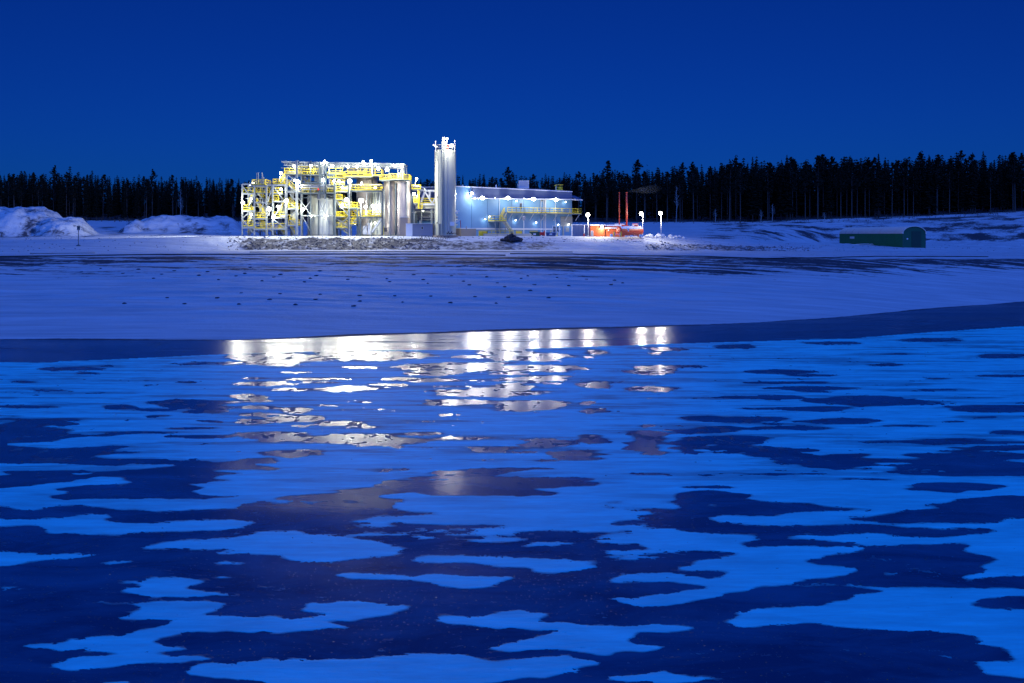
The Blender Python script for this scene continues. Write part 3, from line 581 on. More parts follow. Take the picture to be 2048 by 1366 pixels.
for a, b in (((516, 386), (533, 404)), ((516, 407), (533, 436)), ((532, 457), (518, 438)), ((497, 452), (509, 424)), ((497, 420), (509, 390)), ((498, 470), (510, 455)), ((527, 459), (537, 470))):
    stair(t, (X(a[0]), F + 1.2, Z(a[1])), (X(b[0]), F + 1.2, Z(b[1])))
for x, y0 in ((513.8, 345), (517, 345), (524.8, 345), (527.5, 354), (500.5, 365)):
    MB().tube((X(x), F + 1.8, Z(372)), (X(x), F + 1.8, Z(y0)), .11, 8).build('vent_pipe', M_pipe, t)

t0_ = t
# ------------------------------------------------------------------ second stair tower
t = thing('stair_tower', (X(573), F + .4, GZ), 'wider steel stair tower with zigzag flights between the outer tower and the pale tanks', 'stair tower')
F2, B2 = F + .4, B + .6
for x, y, wd in ((549.5, 370, .3), (575, 369, .24), (577.5, 352, .2), (597, 322, .42)):
    for d in (F2, B2): column(t, x, y, 471, d, wd)
for y, x0, x1 in ((371, 538, 575), (403.5, 549, 575), (436, 549, 577), (458, 538, 577), (384.5, 577, 597), (418, 577, 597), (451, 577, 597)):
    for d in (F2, B2): beam(t, x0, x1, y, d, .3)
for x0, y0, x1, y1 in ((551, 374, 571, 401), (552, 434, 568, 408), (552, 440, 574, 456), (583, 388, 596, 403), (585, 434, 596, 420), (585, 440, 596, 452), (540, 404, 548, 374)):
    for d in (F2, B2): brace(t, x0, y0, x1, y1, d, .19)
platform(t, 549, 573, 369, F2, B2, 'fblr'); platform(t, 543, 568, 387, F2, B2, 'f'); platform(t, 550, 562, 402, F2, B2, 'fl'); platform(t, 551, 576, 435, F2, B2, 'f')
platform(t, 538, 577, 457.5, F2, B2, 'f'); platform(t, 578, 596, 383, F2, B2, 'b'); platform(t, 580, 596, 417.5, F2, B2, 'fr'); platform(t, 580, 596, 450, F2, B2, 'fr')
for a, b in (((579, 371), (592, 383)), ((580, 405), (592, 417)), ((560, 434), (569, 405)), ((580, 440), (592, 450)), ((582, 456), (590, 469)), ((541, 460), (552, 470)), ((560, 458), (569, 470)), ((561, 369), (571, 355))):
    stair(t, (X(a[0]), F2 + 1.2, Z(a[1])), (X(b[0]), F2 + 1.2, Z(b[1])))

for x0, x1, y0, y1, dd_ in ((517, 535, 441, 456, 200), (552, 573, 412, 433, 200.4), (580, 595, 425, 448, 200.6), (519, 534, 410, 434, 200.8), (493, 508, 427, 451, 200.8), (552, 572, 445, 470, 200.8)):
    r_ = (X(x1) - X(x0)) / 2 * .8; MB().lathe(((X(x0) + X(x1)) / 2, dd_ + r_), [(.02, Z(y1)), (r_, Z(y1) + .2), (r_, Z(y0) - .2), (.02, Z(y0))], 20).build('vessel', M_tank, t if x0 > 545 else t0_, True)
for x in (496, 505, 521, 530, 541, 544, 554, 559, 566, 583, 588, 592): MB().tube((X(x), 201.6, Z(471)), (X(x), 201.6, Z(372 if x < 577 else 355)), .07, 6).build('pipe', M_pipe, t if x > 545 else t0_)
for y in (380, 397, 413, 429, 446, 463):
    MB().box(X(490), X(538), 200.6, 200.75, Z(y) - .07, Z(y) + .07).build('cross_rail', M_steel, t0_); MB().box(X(549), X(597), 200.9, 201.05, Z(y) - .07, Z(y) + .07).build('cross_rail', M_steel, t)
# ------------------------------------------------------------------ tanks
def tank(name, x0, x1, ytop, d, label, mat, seams=(), bands=3, pipes=(), cat='tank', cone=.5, ybot=471):
    r = (X(x1) - X(x0)) / 2; cx = (X(x0) + X(x1)) / 2; cy = d + r
    t = thing(name, (cx, cy, GZ), label, cat)
    MB().lathe((cx, cy), [(r, Z(ybot)), (r, Z(ytop))], 48).build('shell', mat, t, True)
    MB().lathe((cx, cy), [(r + .05, Z(ytop)), (r + .05, Z(ytop) + .12), (r * .3, Z(ytop) + cone), (.01, Z(ytop) + cone)], 48).build('roof', mat, t)
    MB().lathe((cx, cy), [(r + .18, Z(ybot) - .3), (r + .18, Z(ybot) + .25), (r, Z(ybot) + .25)], 40).build('plinth', M_beige, t)
    H = Z(ytop) - Z(ybot)
    for i in range(bands):
        z = Z(ybot) + H * (i + 1) / (bands + 1); MB().lathe((cx, cy), [(r, z - .03), (r + .025, z - .03), (r + .025, z + .03), (r, z + .03)], 48).build('seam_band', mat, t)
    for px_, pr, pt, pm in pipes:
        xx = X(px_); off = math.sqrt(max(0, (r + pr + .05) ** 2 - (xx - cx) ** 2)) if abs(xx - cx) < r + pr else 0
        MB().tube((xx, cy - off, Z(ybot)), (xx, cy - off, Z(pt)), pr, 8).build('downpipe', pm, t)
    return t, cx, cy, r
t1, *_ = tank('storage_tank', 603, 640, 391, 204, 'pale grey green tank half hidden behind the wider stair tower', M_tank, pipes=((611, .12, 395, M_dark),))
t2, cx2, cy2, r2 = tank('storage_tank', 624, 670, 397, 200.4, 'large pale clad tank standing in the cross braced steel bay', M_tank, pipes=((636, .15, 400, M_dark), (666, .16, 398, M_dark), (645, .09, 400, M_pipe)))
t3, *_ = tank('storage_tank', 702, 745, 352, 205.2, 'broad dusty pink tank rising behind the double deck access frame', M_pink, pipes=((737, .12, 356, M_dark), (731, .09, 360, M_steel)))
t4, *_ = tank('process_vessel', 738, 763, 382, 202.5, 'narrow pale vessel inside the access frame next to the pink tank', M_tank, pipes=((741, .1, 384, M_steel),))
t5, *_ = tank('steel_silo', 761.5, 790, 359, 203.2, 'brownish steel silo under the yellow railed deck, half behind the tall pair silo', M_pink, pipes=((775.5, .2, 358, M_pipe),), cone=.3)
t6, *_ = tank('steel_silo', 786, 818, 360, 201.4, 'pinkish steel silo with dark downpipe beside the conveyor bridge', M_pink, pipes=((789.5, .17, 366, M_dark), (812, .1, 362, M_steel)), cone=.3)
t = thing('silo_deck', (X(788), 202, Z(359)), 'yellow railed deck lying across the tops of the two pinkish silos', 'walkway')
platform(t, 756, 780, 358.5, 202.0, 206, 'fbl'); platform(t, 779, 808, 357.5, 200.6, 206, 'fb'); platform(t, 807, 818, 359, 200.6, 206, 'fbr')
MB().box(X(757), X(818), 201, 201.3, Z(361.6), Z(359.2)).build('edge_beam', M_dark, t)
for x in (792, 797, 801): MB().tube((X(x), 203.4, Z(358)), (X(x), 203.4, Z(333)), .09, 8).build('vent_pipe', M_pipe, t)
MB().box(X(799), X(805), 203.5, 204.1, Z(358), Z(331)).build('riser', M_steel, t)
MB().box(X(804), X(818), 200.9, 201.1, Z(434.8), Z(434)).build('bracket_beam', M_white, t)

# ------------------------------------------------------------------ main frame over the tanks
t = thing('tank_frame', (X(640), 199, GZ), 'tall braced steel frame carrying decks and a flat roof over the pale tanks', 'steel frame')
FF, FB = 199.2, 206.5
for x, y0, y1, wd, mt in ((604, 338, 471, .18, M_steel), (623, 322, 471, .2, M_dark), (641, 324, 395, .34, M_dark), (652.5, 326, 398, .3, M_dark), (655, 398, 471, .22, M_steel), (670.5, 364, 471, .3, M_dark), (645.5, 328, 396, .12, M_steel), (649, 328, 390, .12, M_pipe), (660, 330, 372, .14, M_steel)):
    column(t, x, y0, y1, FF, wd, mt)
for x, y0 in ((580, 330), (604, 326), (640, 326), (670, 326), (705, 326), (740, 328), (770, 329), (806, 331)):
    column(t, x, y0, 471 if x < 700 else 400, FB, .25)
for x0, x1, y, h, mt in ((597, 672, 350.5, .3, M_dark), (597, 641, 366.3, .25, M_dark), (597, 670, 386.2, .28, M_dark), (600, 623, 388, .12, M_dark), (602, 623, 396, .1, M_dark), (604, 670, 431.5, .2, M_steel), (623, 655, 372, .2, M_pipe), (577, 600, 344.5, .16, M_steel), (600, 641, 371, .22, M_pipe), (600, 641, 375, .16, M_pipe), (606, 655, 379.5, .14, M_steel)):
    beam(t, x0, x1, y, FF - .05, h, mt)
for x0, y0, x1, y1 in ((604, 403, 622, 429), (604, 429, 622, 403), (640, 404, 653, 430), (640, 430, 653, 404), (577, 350, 597, 366), (597, 352, 577, 366), (606, 432, 622, 462)):
    brace(t, x0, y0, x1, y1, FF, .13)
# decks and their yellow railings
platform(t, 570, 604, 347.5, FF - .1, FB, 'fl'); platform(t, 604, 641, 350, FF - .1, FB, 'f', h=1.15); platform(t, 588, 626, 342, 202.5, FB, 'f'); platform(t, 600, 641, 366, FF, FB, ''); platform(t, 604, 672, 386, FF, 203, 'f', h=.95)
platform(t, 656, 688, 356, FF - .1, FB, 'fr', h=1.1); platform(t, 655, 684, 346.5, 201, FB, 'f', h=1.1); platform(t, 661, 690, 369, 200, 204, 'f', h=.9); platform(t, 686, 742, 352, 201.5, FB, 'f'); platform(t, 724, 760, 349.5, 202.5, FB, 'fr', h=1.3); platform(t, 688, 728, 344, 204, FB, 'f', h=.9)
for a, b in (((604, 383), (618, 367)), ((612, 366), (600, 351)), ((661, 369), (672, 357))): stair(t, (X(a[0]), FF + 1, Z(a[1])), (X(b[0]), FF + 1, Z(b[1])))
# flat roof steelwork
for d in (200.2, 203.4, FB):
    y_off = (d - 200.2) * .05
    MB().bar((X(563), d, Z(323.5)), (X(808), d, Z(328.5)), .22, .3).build('roof_beam', M_steel, t)
    MB().bar((X(566), d, Z(330.5)), (X(806), d, Z(333)), .12, .14).build('roof_beam', M_steel, t)
    MB().bar((X(562), d, Z(336)), (X(600), d, Z(336.5)), .14, .2).build('roof_beam', M_steel, t)
    mb = MB()
    for i in range(24):
        xa = 566 + i * 10; f = lambda q: 323.5 + (q - 563) / 245 * 5
        mb.bar((X(xa), d, Z(f(xa))), (X(xa + 5), d, Z(331.5)), .08).bar((X(xa + 5), d, Z(331.5)), (X(xa + 10), d, Z(f(xa + 10))), .08)
    mb.build('lattice', M_steel, t)
for i in range(17):
    xa = 568 + i * 15; y = 323 + (xa - 563) / 245 * 5
    MB().box(X(xa) - .08, X(xa) + .08, 200, FB, Z(y) - .1, Z(y) + .1).build('roof_joist', M_steel, t)
MB().box(X(601), X(640), 204.5, 204.7, Z(350), Z(326)).build('wind_wall', M_tank, t)
for i in range(9): MB().box(X(603 + i * 4.4) - .05, X(603 + i * 4.4) + .05, 204.3, 204.5, Z(350), Z(325)).build('wall_post', M_dark, t)
MB().box(X(566), X(600), 200.4, 203.4, Z(327.4), Z(326)).build('roof_sheet', M_pipe, t)
# pipework hanging in the frame
mb = MB()
for y, r_, x0, x1 in ((369.5, .2, 600, 668), (374, .14, 606, 700), (376.5, .1, 600, 690), (391, .2, 640, 668), (362, .12, 606, 640), (378.5, .09, 658, 702), (372, .1, 672, 702)):
    MB().tube((X(x0), 201.6, Z(y)), (X(x1), 201.6, Z(y)), r_, 10).build('pipe', M_pipe, t, True)
MB().ball((X(638.5), 199.0, Z(379)), .22, 10, 6).build('red_valve', M_bright_red, t, True)
MB().box(X(628), X(640), 200.3, 201, Z(362), Z(352)).build('duct', M_steel, t)
for x0, x1 in ((647, 652), (634, 640)): MB().box(X(x0), X(x1), 200.2, 200.8, Z(398), Z(383)).build('cable_box', M_grey, t)
MB().box(X(663), X(688), 200.6, 200.8, Z(366), Z(362.5)).build('light_trunking', M_white, t)

# ------------------------------------------------------------------ middle stair tower
t = thing('stair_tower', (X(685), 199, GZ), 'narrow stair tower with four yellow landings between pale tank bay and pink tank', 'stair tower')
for x in (671.5, 698):
    for d in (199.4, 202.6): column(t, x, 368 if x < 680 else 358, 471, d, .24, M_dark if x > 680 and d < 200 else M_steel)
for y, x0, x1 in ((399, 671, 686), (433, 671, 690), (455, 671, 698), (383, 671, 698), (414.5, 680, 698)):
    platform(t, x0, x1, y, 199.4, 202.6, 'fb' + ('l' if x1 < 695 else ''), h=.95)
for a, b in (((672, 400), (698, 432)), ((698, 380), (676, 366)), ((696, 434), (676, 454)), ((674, 433), (697, 455)), ((680, 456), (697, 470)), ((672, 384), (696, 414))):
    stair(t, (X(a[0]), 200.2, Z(a[1])), (X(b[0]), 200.2, Z(b[1])), rails=a[1] > 398)
for a in ((672, 436, 697, 452), (672, 452, 697, 436), (672, 402, 697, 430)): brace(t, *a, 199.4, .1)

# ------------------------------------------------------------------ double deck access frame in front of the pink tank
t = thing('access_frame', (X(735), 199, GZ), 'dark steel access frame with two railed decks in front of the pink tank', 'steel frame')
for x, y0, d in ((718.5, 433, 199), (722.5, 410, 199), (766, 378, 199), (698.5, 383, 199.1), (766, 378, 202), (716.5, 417, 199), (737, 384, 202.4), (751, 386, 202.4)):
    column(t, x, y0, 471.5, d, .3 if d < 200 else .18, M_dark if d < 200 else M_steel)
for x0, x1, y in ((698, 767, 383), (722, 767, 434.5), (700, 717, 417), (700, 717, 450), (760, 767, 372)):
    beam(t, x0, x1, y, 198.95, .3, M_dark)
platform(t, 700, 763, 381, 198.9, 202.2, 'fbr', h=1.2); platform(t, 724, 764, 433, 198.9, 202.2, 'fb', h=1.15); platform(t, 700, 717, 448.5, 198.9, 202.2, 'fb', h=1.1); platform(t, 700, 717, 416, 198.9, 202.2, 'fb', h=1.1); platform(t, 700, 717, 432, 200.5, 202.2, 'fb', h=1)
MB().box(X(700), X(763), 199.6, 199.9, Z(370), Z(368.8)).build('cable_tray', M_white, t)
for a in ((745, 464, 763, 438), (747, 466, 765, 440), (749, 408, 765, 432), (724, 466, 741, 438)): brace(t, *a, 199.1, .22 if a[0] in (745,) else .13, M_white if a[0] == 745 else M_steel)
stair(t, (X(704), 200, Z(448)), (X(716), 200, Z(433)), rails=True); stair(t, (X(716), 200, Z(432)), (X(704), 200, Z(417)))
mb = MB(); [mb.box(X(a), X(b), 200.3, 201.4, Z(469), Z(c)) for a, b, c in ((725, 733, 452), (735, 740, 446))]; mb.build('pump_skid', M_white, t)
MB().box(X(744), X(763), 204.0, 204.3, Z(466), Z(438)).build('back_panel', M_tan, t)
MB().tube((X(742), 200.2, Z(470)), (X(742), 200.2, Z(438)), .12).build('pipe', M_pipe, t); MB().tube((X(733), 200.2, Z(433)), (X(733), 200.2, Z(386)), .1).build('pipe', M_pipe, t)
for x in (747, 752, 757): MB().tube((X(x), 201.5, Z(432)), (X(x), 201.5, Z(386)), .13).build('pipe', M_pipe, t)
t = thing('control_cabinet', (X(810), 199, GZ), 'low tan block with a white top edge at the foot of the pinkish silo', 'cabinet')
MB().box(X(801), X(817), 198.6, 200.8, Z(471), Z(435)).build('body', M_tan, t); MB().box(X(800.5), X(817.5), 198.5, 200.9, Z(435), Z(434)).build('lid', M_white, t)
t = thing('louvre_box', (X(770), 199, GZ), 'small dark louvred box on the ground before the brownish silo', 'vent box')
MB().box(X(768), X(774), 200, 201, Z(463.5), Z(456)).build('body', M_tan, t); [MB().box(X(768.4), X(773.6), 199.93, 200, Z(462.5 - i * 2), Z(461.6 - i * 2)).build('slat', M_dark, t) for i in range(4)]
MB().box(X(767), X(768), 199.8, 200, Z(470), Z(452)).build('post', M_yel, t)

# ------------------------------------------------------------------ conveyor bridge and pipe rack behind the tall silo
t = thing('conveyor_bridge', (X(845), 203, Z(400)), 'white trussed conveyor bridge with yellow railings running to the tall silo', 'bridge')
for d in (203, 205.5):
    MB().bar((X(822), d, Z(378)), (X(905), d, Z(382)), .25, .3).build('top_chord', M_white, t)
    MB().bar((X(826), d, Z(407.5)), (X(905), d, Z(408.5)), .25, .4).build('bottom_chord', M_white, t)
    for x0, y0, x1, y1 in ((846, 381, 862, 406), (862, 406, 875, 381), (846, 381, 838, 405), (875, 381, 890, 406), (856, 381, 856, 395), (869, 381, 869, 406), (838, 379, 829, 395)):
        MB().bar((X(x0), d, Z(y0)), (X(x1), d, Z(y1)), .22).build('diagonal', M_white, t)
    railing(t, (X(834), d, Z(405)), (X(900), d, Z(406)), 1.0)
MB().box(X(828), X(900), 203, 205.5, Z(410), Z(407)).build('deck', M_grate, t)
MB().box(X(828), X(905), 203.2, 205.3, Z(416), Z(411)).build('soffit_duct', M_cream, t)
MB().path([(X(822), 202.6, Z(371)), (X(838), 202.6, Z(372)), (X(846), 202.6, Z(375)), (X(850), 202.6, Z(380))], .18, 8).build('pipe', M_pipe, t)
platform(t, 821, 840, 377.5, 202, 205, 'fl', h=.9); platform(t, 825, 834, 405, 202, 205, 'fl', h=1.1)
stair(t, (X(828), 202.4, Z(405)), (X(842), 202.4, Z(417)))
railing(t, (X(836), 202.2, Z(417)), (X(843), 202.2, Z(417)), 1.1); column(t, 835, 378, 417, 202.2, .3, M_yel)
for x, y0 in ((820, 360), (823.5, 374), (825.5, 425), (860, 418)): column(t, x, y0, 470, 203, .18, M_dark if x < 825 else M_steel)
t = thing('pipe_rack', (X(845), 206, GZ), 'dim rack of horizontal pipes beneath the conveyor bridge', 'pipe rack')
for i, (y, r_, m_) in enumerate(((421, .12, M_white), (424, .2, M_pipe), (429, .15, M_pipe), (433, .22, M_grey), (438, .12, M_pipe), (442, .16, M_wall), (445.5, .2, M_wall), (449, .12, M_pipe), (453, .15, M_grey))):
    MB().tube((X(820), 206 + (i % 3) * .5, Z(y)), (X(912), 206 + (i % 3) * .5, Z(y)), r_, 10).build('pipe', m_, t, True)
for x in (824, 838, 860, 880, 904): column(t, x, 417, 471, 205.6, .22)
MB().box(X(820), X(912), 208.4, 208.8, Z(471), Z(414)).build('back_wall', M_grey, t)
column(t, 836, 440, 452, 204.5, .2, M_pipe); MB().box(X(820), X(830), 204.6, 205.2, Z(462), Z(426)).build('control_panel', M_dark, t)
MB().box(X(818), X(829), 204, 204.3, Z(424.3), Z(423)).build('canopy', M_white, t)

# ------------------------------------------------------------------ site container
t = thing('site_container', (X(841), 199, GZ), 'grey site container with white end and small dark window in front of the pipe rack', 'container')
c0, c1 = X(826.5), X(866.5)
MB().box(c0, c1, 198.4, 200.9, GZ - .1, Z(448)).build('body', M_grey, t)
MB().box(X(813.5), c0 - .01, 198.3, 200.9, GZ - .1, Z(447.6)).build('end_section', M_white, t)
mb = MB(); [mb.box(c0 + .06 + i * .2, c0 + .16 + i * .2, 198.35, 198.4, GZ, Z(449)) for i in range(19)]; mb.build('corrugation', M_grey, t)
MB().box(X(844), X(848), 198.3, 198.36, Z(459), Z(453)).build('window_frame', M_white, t); MB().box(X(844.5), X(847.5), 198.27, 198.3, Z(458.6), Z(453.4)).build('window_glass', M_black, t)
MB().box(X(813), X(867), 198.2, 201.0, Z(447.6), Z(447)).build('snow_cap', M_snowcap, t)

# ------------------------------------------------------------------ tall silo
SR = 2.12; SC = (X(891), 197.2 + SR)
t = thing('tall_silo', (SC[0], SC[1], GZ), 'tallest grey silo with railed top and vertical seams standing apart from the frames', 'silo')
zt = Z(303)
MB().lathe(SC, [(SR, GZ - .2), (SR, zt)], 64).build('shell', M_silo, t, True)
MB().lathe(SC, [(SR + .04, zt), (SR + .04, zt + .1), (.02, zt + .35)], 48).build('roof', M_silo, t)
for a in (232, 258, 281, 288, 200, 330):
    q = R(a); xx, yy = SC[0] + SR * math.cos(q), SC[1] + SR * math.sin(q)
    MB().tube((xx, yy, GZ), (xx, yy, zt), .07 if a != 288 else .12, 8).build('seam' if a != 288 else 'riser_pipe', M_silo if a != 288 else M_pipe, t)
mb = MB()
for i in range(56): mb.box(SC[0] - .45, SC[0] + .0, SC[1] - SR - .22, SC[1] - SR - .16, GZ + .6 + i * .29, GZ + .64 + i * .29)
for xo in (-.45, 0): mb.box(SC[0] + xo - .03, SC[0] + xo + .03, SC[1] - SR - .24, SC[1] - SR - .14, GZ + .3, zt + 1)
mb.build('ladder', M_steel, t)
for k in range(8):
    a0, a1 = R(k * 45), R(k * 45 + 45)
    railing(t, (SC[0] + (SR - .1) * math.cos(a0), SC[1] + (SR - .1) * math.sin(a0), zt + .05), (SC[0] + (SR - .1) * math.cos(a1), SC[1] + (SR - .1) * math.sin(a1), zt + .05), 1.1, M_steel)
for y in (324, 340, 372, 395, 421, 450): 
    z = Z(y); MB().lathe(SC, [(SR, z - .02), (SR + .015, z - .02), (SR + .015, z + .02), (SR, z + .02)], 64).build('seam_band', M_silo, t)
for y in (395, 446): MB().ball((X(876), SC[1] - SR * .78, Z(y)), .12, 8, 5).build('hatch', M_black, t)
MB().box(X(901.5), X(910.5), 197.15, 197.3, Z(452), Z(444)).build('sign_board', M_white, t)
MB().tube((X(881), SC[1] - 1.95, Z(470)), (X(881), SC[1] - 1.95, Z(448)), .1).build('drain_pipe', M_dark, t)
MB().box(X(884), X(893), SC[1] - .4, SC[1] + .4, zt, Z(284)).build('filter_housing', M_steel, t)
MB().box(X(893), X(897.5), SC[1] - .6, SC[1], zt, Z(291)).build('inlet_box', M_red, t)
MB().bar((X(867), SC[1] - 1, Z(291)), (X(875), SC[1] - .6, Z(295.5)), .25).build('jib', M_white, t)
MB().bar((X(912), 197.8, Z(427)), (X(920), 197.8, Z(421)), .25).build('outlet_spout', M_white, t); MB().bar((X(912), 197.8, Z(445)), (X(921), 197.8, Z(440)), .22).build('outlet_spout', M_white, t)
MB().bar((X(922), 197.8, Z(441)), (X(922.5), 197.8, Z(456)), .1).build('hose_pipe', M_bright_red, t)
mb = MB()
for k in range(4): mb.tube((X(897 + k * 3.4), 196.6, Z(468)), (X(900 + k * 3), 196.4, Z(463 + (k % 2) * 3)), .08); mb.lathe((X(898 + k * 5), 196.5), [(.32, GZ + .5), (.32, GZ + .6)], 12)
mb.build('valve_gear', M_rock, t)
MB().lathe(SC, [(SR + .5, GZ - .4), (SR + .5, GZ + .12), (SR, GZ + .12)], 40).build('plinth', M_tan, t)

# ------------------------------------------------------------------ main building (facade turned away to the right)
A = Vector(((905 - 1024) * 206 / 2000, 206, 0)); Bp = Vector(((1144 - 1024) * 226 / 2000, 226, 0))
U = (Bp - A).normalized(); N = Vector((U.y, -U.x, 0)); LEN = (Bp - A).length
def Fx(x, y, off=0.0):
    u = (x - 1024) / 2000; dx, dd_ = Bp.x - A.x, Bp.y - A.y
    s = (u * A.y - A.x) / (dx - u * dd_); q = A + (Bp - A) * s
    z = CAM_Z - (y - Y0) * q.y / 2000
    return Vector((q.x, q.y, z)) + N * off
def fbox(mb, x0, x1, y0, y1, o0, o1, zlo=None):
    a = Fx(x0, 470); b = Fx(x1, 470); z0 = Fx(x0, y1).z if zlo is None else zlo; z1 = Fx(x0, y0).z
    a0, a1, b0, b1 = a + N * o1, a + N * o0, b + N * o1, b + N * o0
    return mb.hexa([(q.x, q.y, z0) for q in (a0, b0, b1, a1)] + [(q.x, q.y, z1) for q in (a0, b0, b1, a1)])
t = thing('process_building', tuple(Vector((A.x, A.y, GZ))), 'long pale blue clad process hall with upper wall coloured darker for shade and lit eaves', 'building')
zr = lambda x: Fx(x, np.interp(x, [905, 912, 1095, 1143.5], [373, 373, 378.3, 384])).z
edges = [905, 943, 975, 997, 1023, 1047, 1081, 1112, 1144]
zc = 0
for x0, x1 in zip(edges, edges[1:]):
    a, b = Fx(x0 + .45, 470), Fx(x1 - .1, 470); zt0 = Fx(x0, 397.5).z; zt1 = Fx(x1, 397.5).z
    if x0 == 905: zt0, zt1 = zr(905), zr(943)
    bk = N * -.12
    MB().hexa([(q.x, q.y, GZ - .4) for q in (a, b, b + bk, a + bk)] + [(a.x, a.y, zt0), (b.x, b.y, zt1), ((b + bk).x, (b + bk).y, zt1), ((a + bk).x, (a + bk).y, zt0)]).build('wall_panel', M_wall, t)
for x0, x1 in ((943.1, 1010), (1010.1, 1081), (1081.1, 1143.9)):  # top of the wall, its shade painted as a darker band
    a, b = Fx(x0, 470, .03), Fx(x1, 470, .03); bk = N * -.2
    za, zb = Fx(x0, 397).z, Fx(x1, 397).z
    MB().hexa([(a.x, a.y, za), (b.x, b.y, zb)] + [((b + bk).x, (b + bk).y, zb), ((a + bk).x, (a + bk).y, za)] + [(a.x, a.y, zr(x0)), (b.x, b.y, zr(x1)), ((b + bk).x, (b + bk).y, zr(x1)), ((a + bk).x, (a + bk).y, zr(x0))]).build('shade_band', M_band, t)
# core behind the cladding, with its roof
dep = N * -20
c = [A + N * -.15, Bp + N * -.15, Bp + dep, A + dep]; zl, zrr = zr(905) - .05, zr(1143) - .05
MB().hexa([(q.x, q.y, GZ - .5) for q in c] + [(c[0].x, c[0].y, zl), (c[1].x, c[1].y, zrr), (c[2].x, c[2].y, zrr + .3), (c[3].x, c[3].y, zl + .3)]).build('wall', M_band, t)
MB().hexa([(q.x, q.y, zz + o) for o in (.02, .22) for q, zz in ((c[0] + N * .3, zl), (c[1] + N * .3, zrr), (c[2], zrr + .3), (c[3], zl + .3))]).build('roof', M_snowcap, t)
# eaves canopy
a, b = Fx(943, 397), Fx(1144, 399)
MB().hexa([(q.x, q.y, q.z + o) for o in (-.12, .08) for q in (a + N * 1.5, b + N * 1.5, b + N * .03, a + N * .03)]).build('canopy', M_white, t)
b2 = b + U * 2.2
MB().hexa([(q.x, q.y, q.z + o) for o in (-.1, .1) for q in (b + N * 1.2 + Vector((0, 0, -.1)), b2 + N * 1.2 + Vector((0, 0, -.1)), b2 + N * -1.5, b + N * -1.5)]).build('awning', M_white, t)
MB().hexa([(q.x, q.y, q.z + o) for o in (0, .02) for q in (b + N * 1.0 + Vector((0, 0, .1)), b2 + N * 1.0 + Vector((0, 0, .1)), b2 + N * -1.5 + Vector((0, 0, .9)), b + N * -1.5 + Vector((0, 0, 1.1)))]).build('awning_slope', M_band, t)
# corner posts, downpipes, base strip
for x, r_ in ((1087, .09), (1090, .12), (1081, .06), (1110, .06), (998, .05)):
    p0, p1 = Fx(x, 470, .15), Fx(x, 399, .15); MB().tube((p0.x, p0.y, GZ), (p1.x, p1.y, p1.z), r_).build('downpipe', M_white, t)
fbox(MB(), 943, 1120, 456, 459, .14, .02).build('base_trim', M_white, t)
fbox(MB(), 1121, 1144, 433, 452.5, .14, .02).build('cream_panel', M_cream, t)
for i in range(6): fbox(MB(), 1121.2, 1143.8, 434 + i * 3, 434.5 + i * 3, .17, .14).build('louvre_slat', M_grate, t)
dr = fbox(MB(), 1127, 1142, 452.6, 472, .18, .05).build('door', M_wall, t); ORIG[dr.name] = ORIG[t.name]
fbox(MB(), 1130, 1137, 455, 463.5, .21, .181).build('door_notice', M_cream, dr)
fbox(MB(), 1125, 1127, 452, 472, .22, .05).build('door_post', M_cream, t); fbox(MB(), 1142, 1144, 452, 472, .22, .05).build('door_post', M_white, t)
for x0, x1, y0, y1 in ((1039.5, 1043.5, 406, 418), (1081.5, 1085, 399, 403)):
    wf = fbox(MB(), x0, x1, y0, y1, .1, .02).build('window', M_grey, t); ORIG[wf.name] = ORIG[t.name]; fbox(MB(), x0 + .6, x1 - .6, y0 + .8, y1 - .8, .12, .101).build('pane', M_glass, wf)
# rooftop fittings
q = Fx(1037, 470, -4); s_ = q.y / 2000
def rbox(x0, x1, y0, y1, off, dep_=1.6):
    d = Fx((x0 + x1) / 2, 470, off).y; return MB().box((x0 - 1024) * d / 2000, (x1 - 1024) * d / 2000, d, d + dep_, 15 - (y1 - 470) * d / 2000, 15 - (y0 - 470) * d / 2000)
v_ = rbox(1037.5, 1058, 361, 376.5, -3, 2.0).build('rooftop_unit', M_white, t); ORIG[v_.name] = ORIG[t.name]
for i in range(6): rbox(1038.5, 1057, 363 + i * 2.1, 363.5 + i * 2.1, -2.94, .06).build('louvre', M_grey, v_)
rbox(1035.5, 1036.5, 368, 376, -3, .3).build('flue', M_white, t)
for x in (925, 992): rbox(x - 1, x + 1.5, 369.5, 374.5 + (x > 950), -1.5, .4).build('roof_vent', M_white, t)
d = Fx(1116, 470, -2).y
def WX(x): return (x - 1024) * d / 2000
def WZ(y): return 15 - (y - 470) * d / 2000
MB().box(WX(1110), WX(1126), d, d + 1.6, WZ(380.5), WZ(380)).build('hatch_deck', M_grate, t)
railing(t, (WX(1111), d, WZ(380)), (WX(1126), d, WZ(380)), 1.15); railing(t, (WX(1113), d + 1.5, WZ(379)), (WX(1126), d + 1.5, WZ(379)), 1.15); railing(t, (WX(1126), d, WZ(380)), (WX(1126), d + 1.5, WZ(380)), 1.15)
MB().box(WX(1117), WX(1124), d + .3, d + 1, WZ(380), WZ(373)).build('hatch', M_yel, t)
MB().tube((WX(1112), d, WZ(384)), (WX(1112), d, WZ(372)), .08).build('mast', M_white, t); MB().bar((WX(1108), d, WZ(371.5)), (WX(1112), d, WZ(370)), .1).build('davit', M_yel, t)

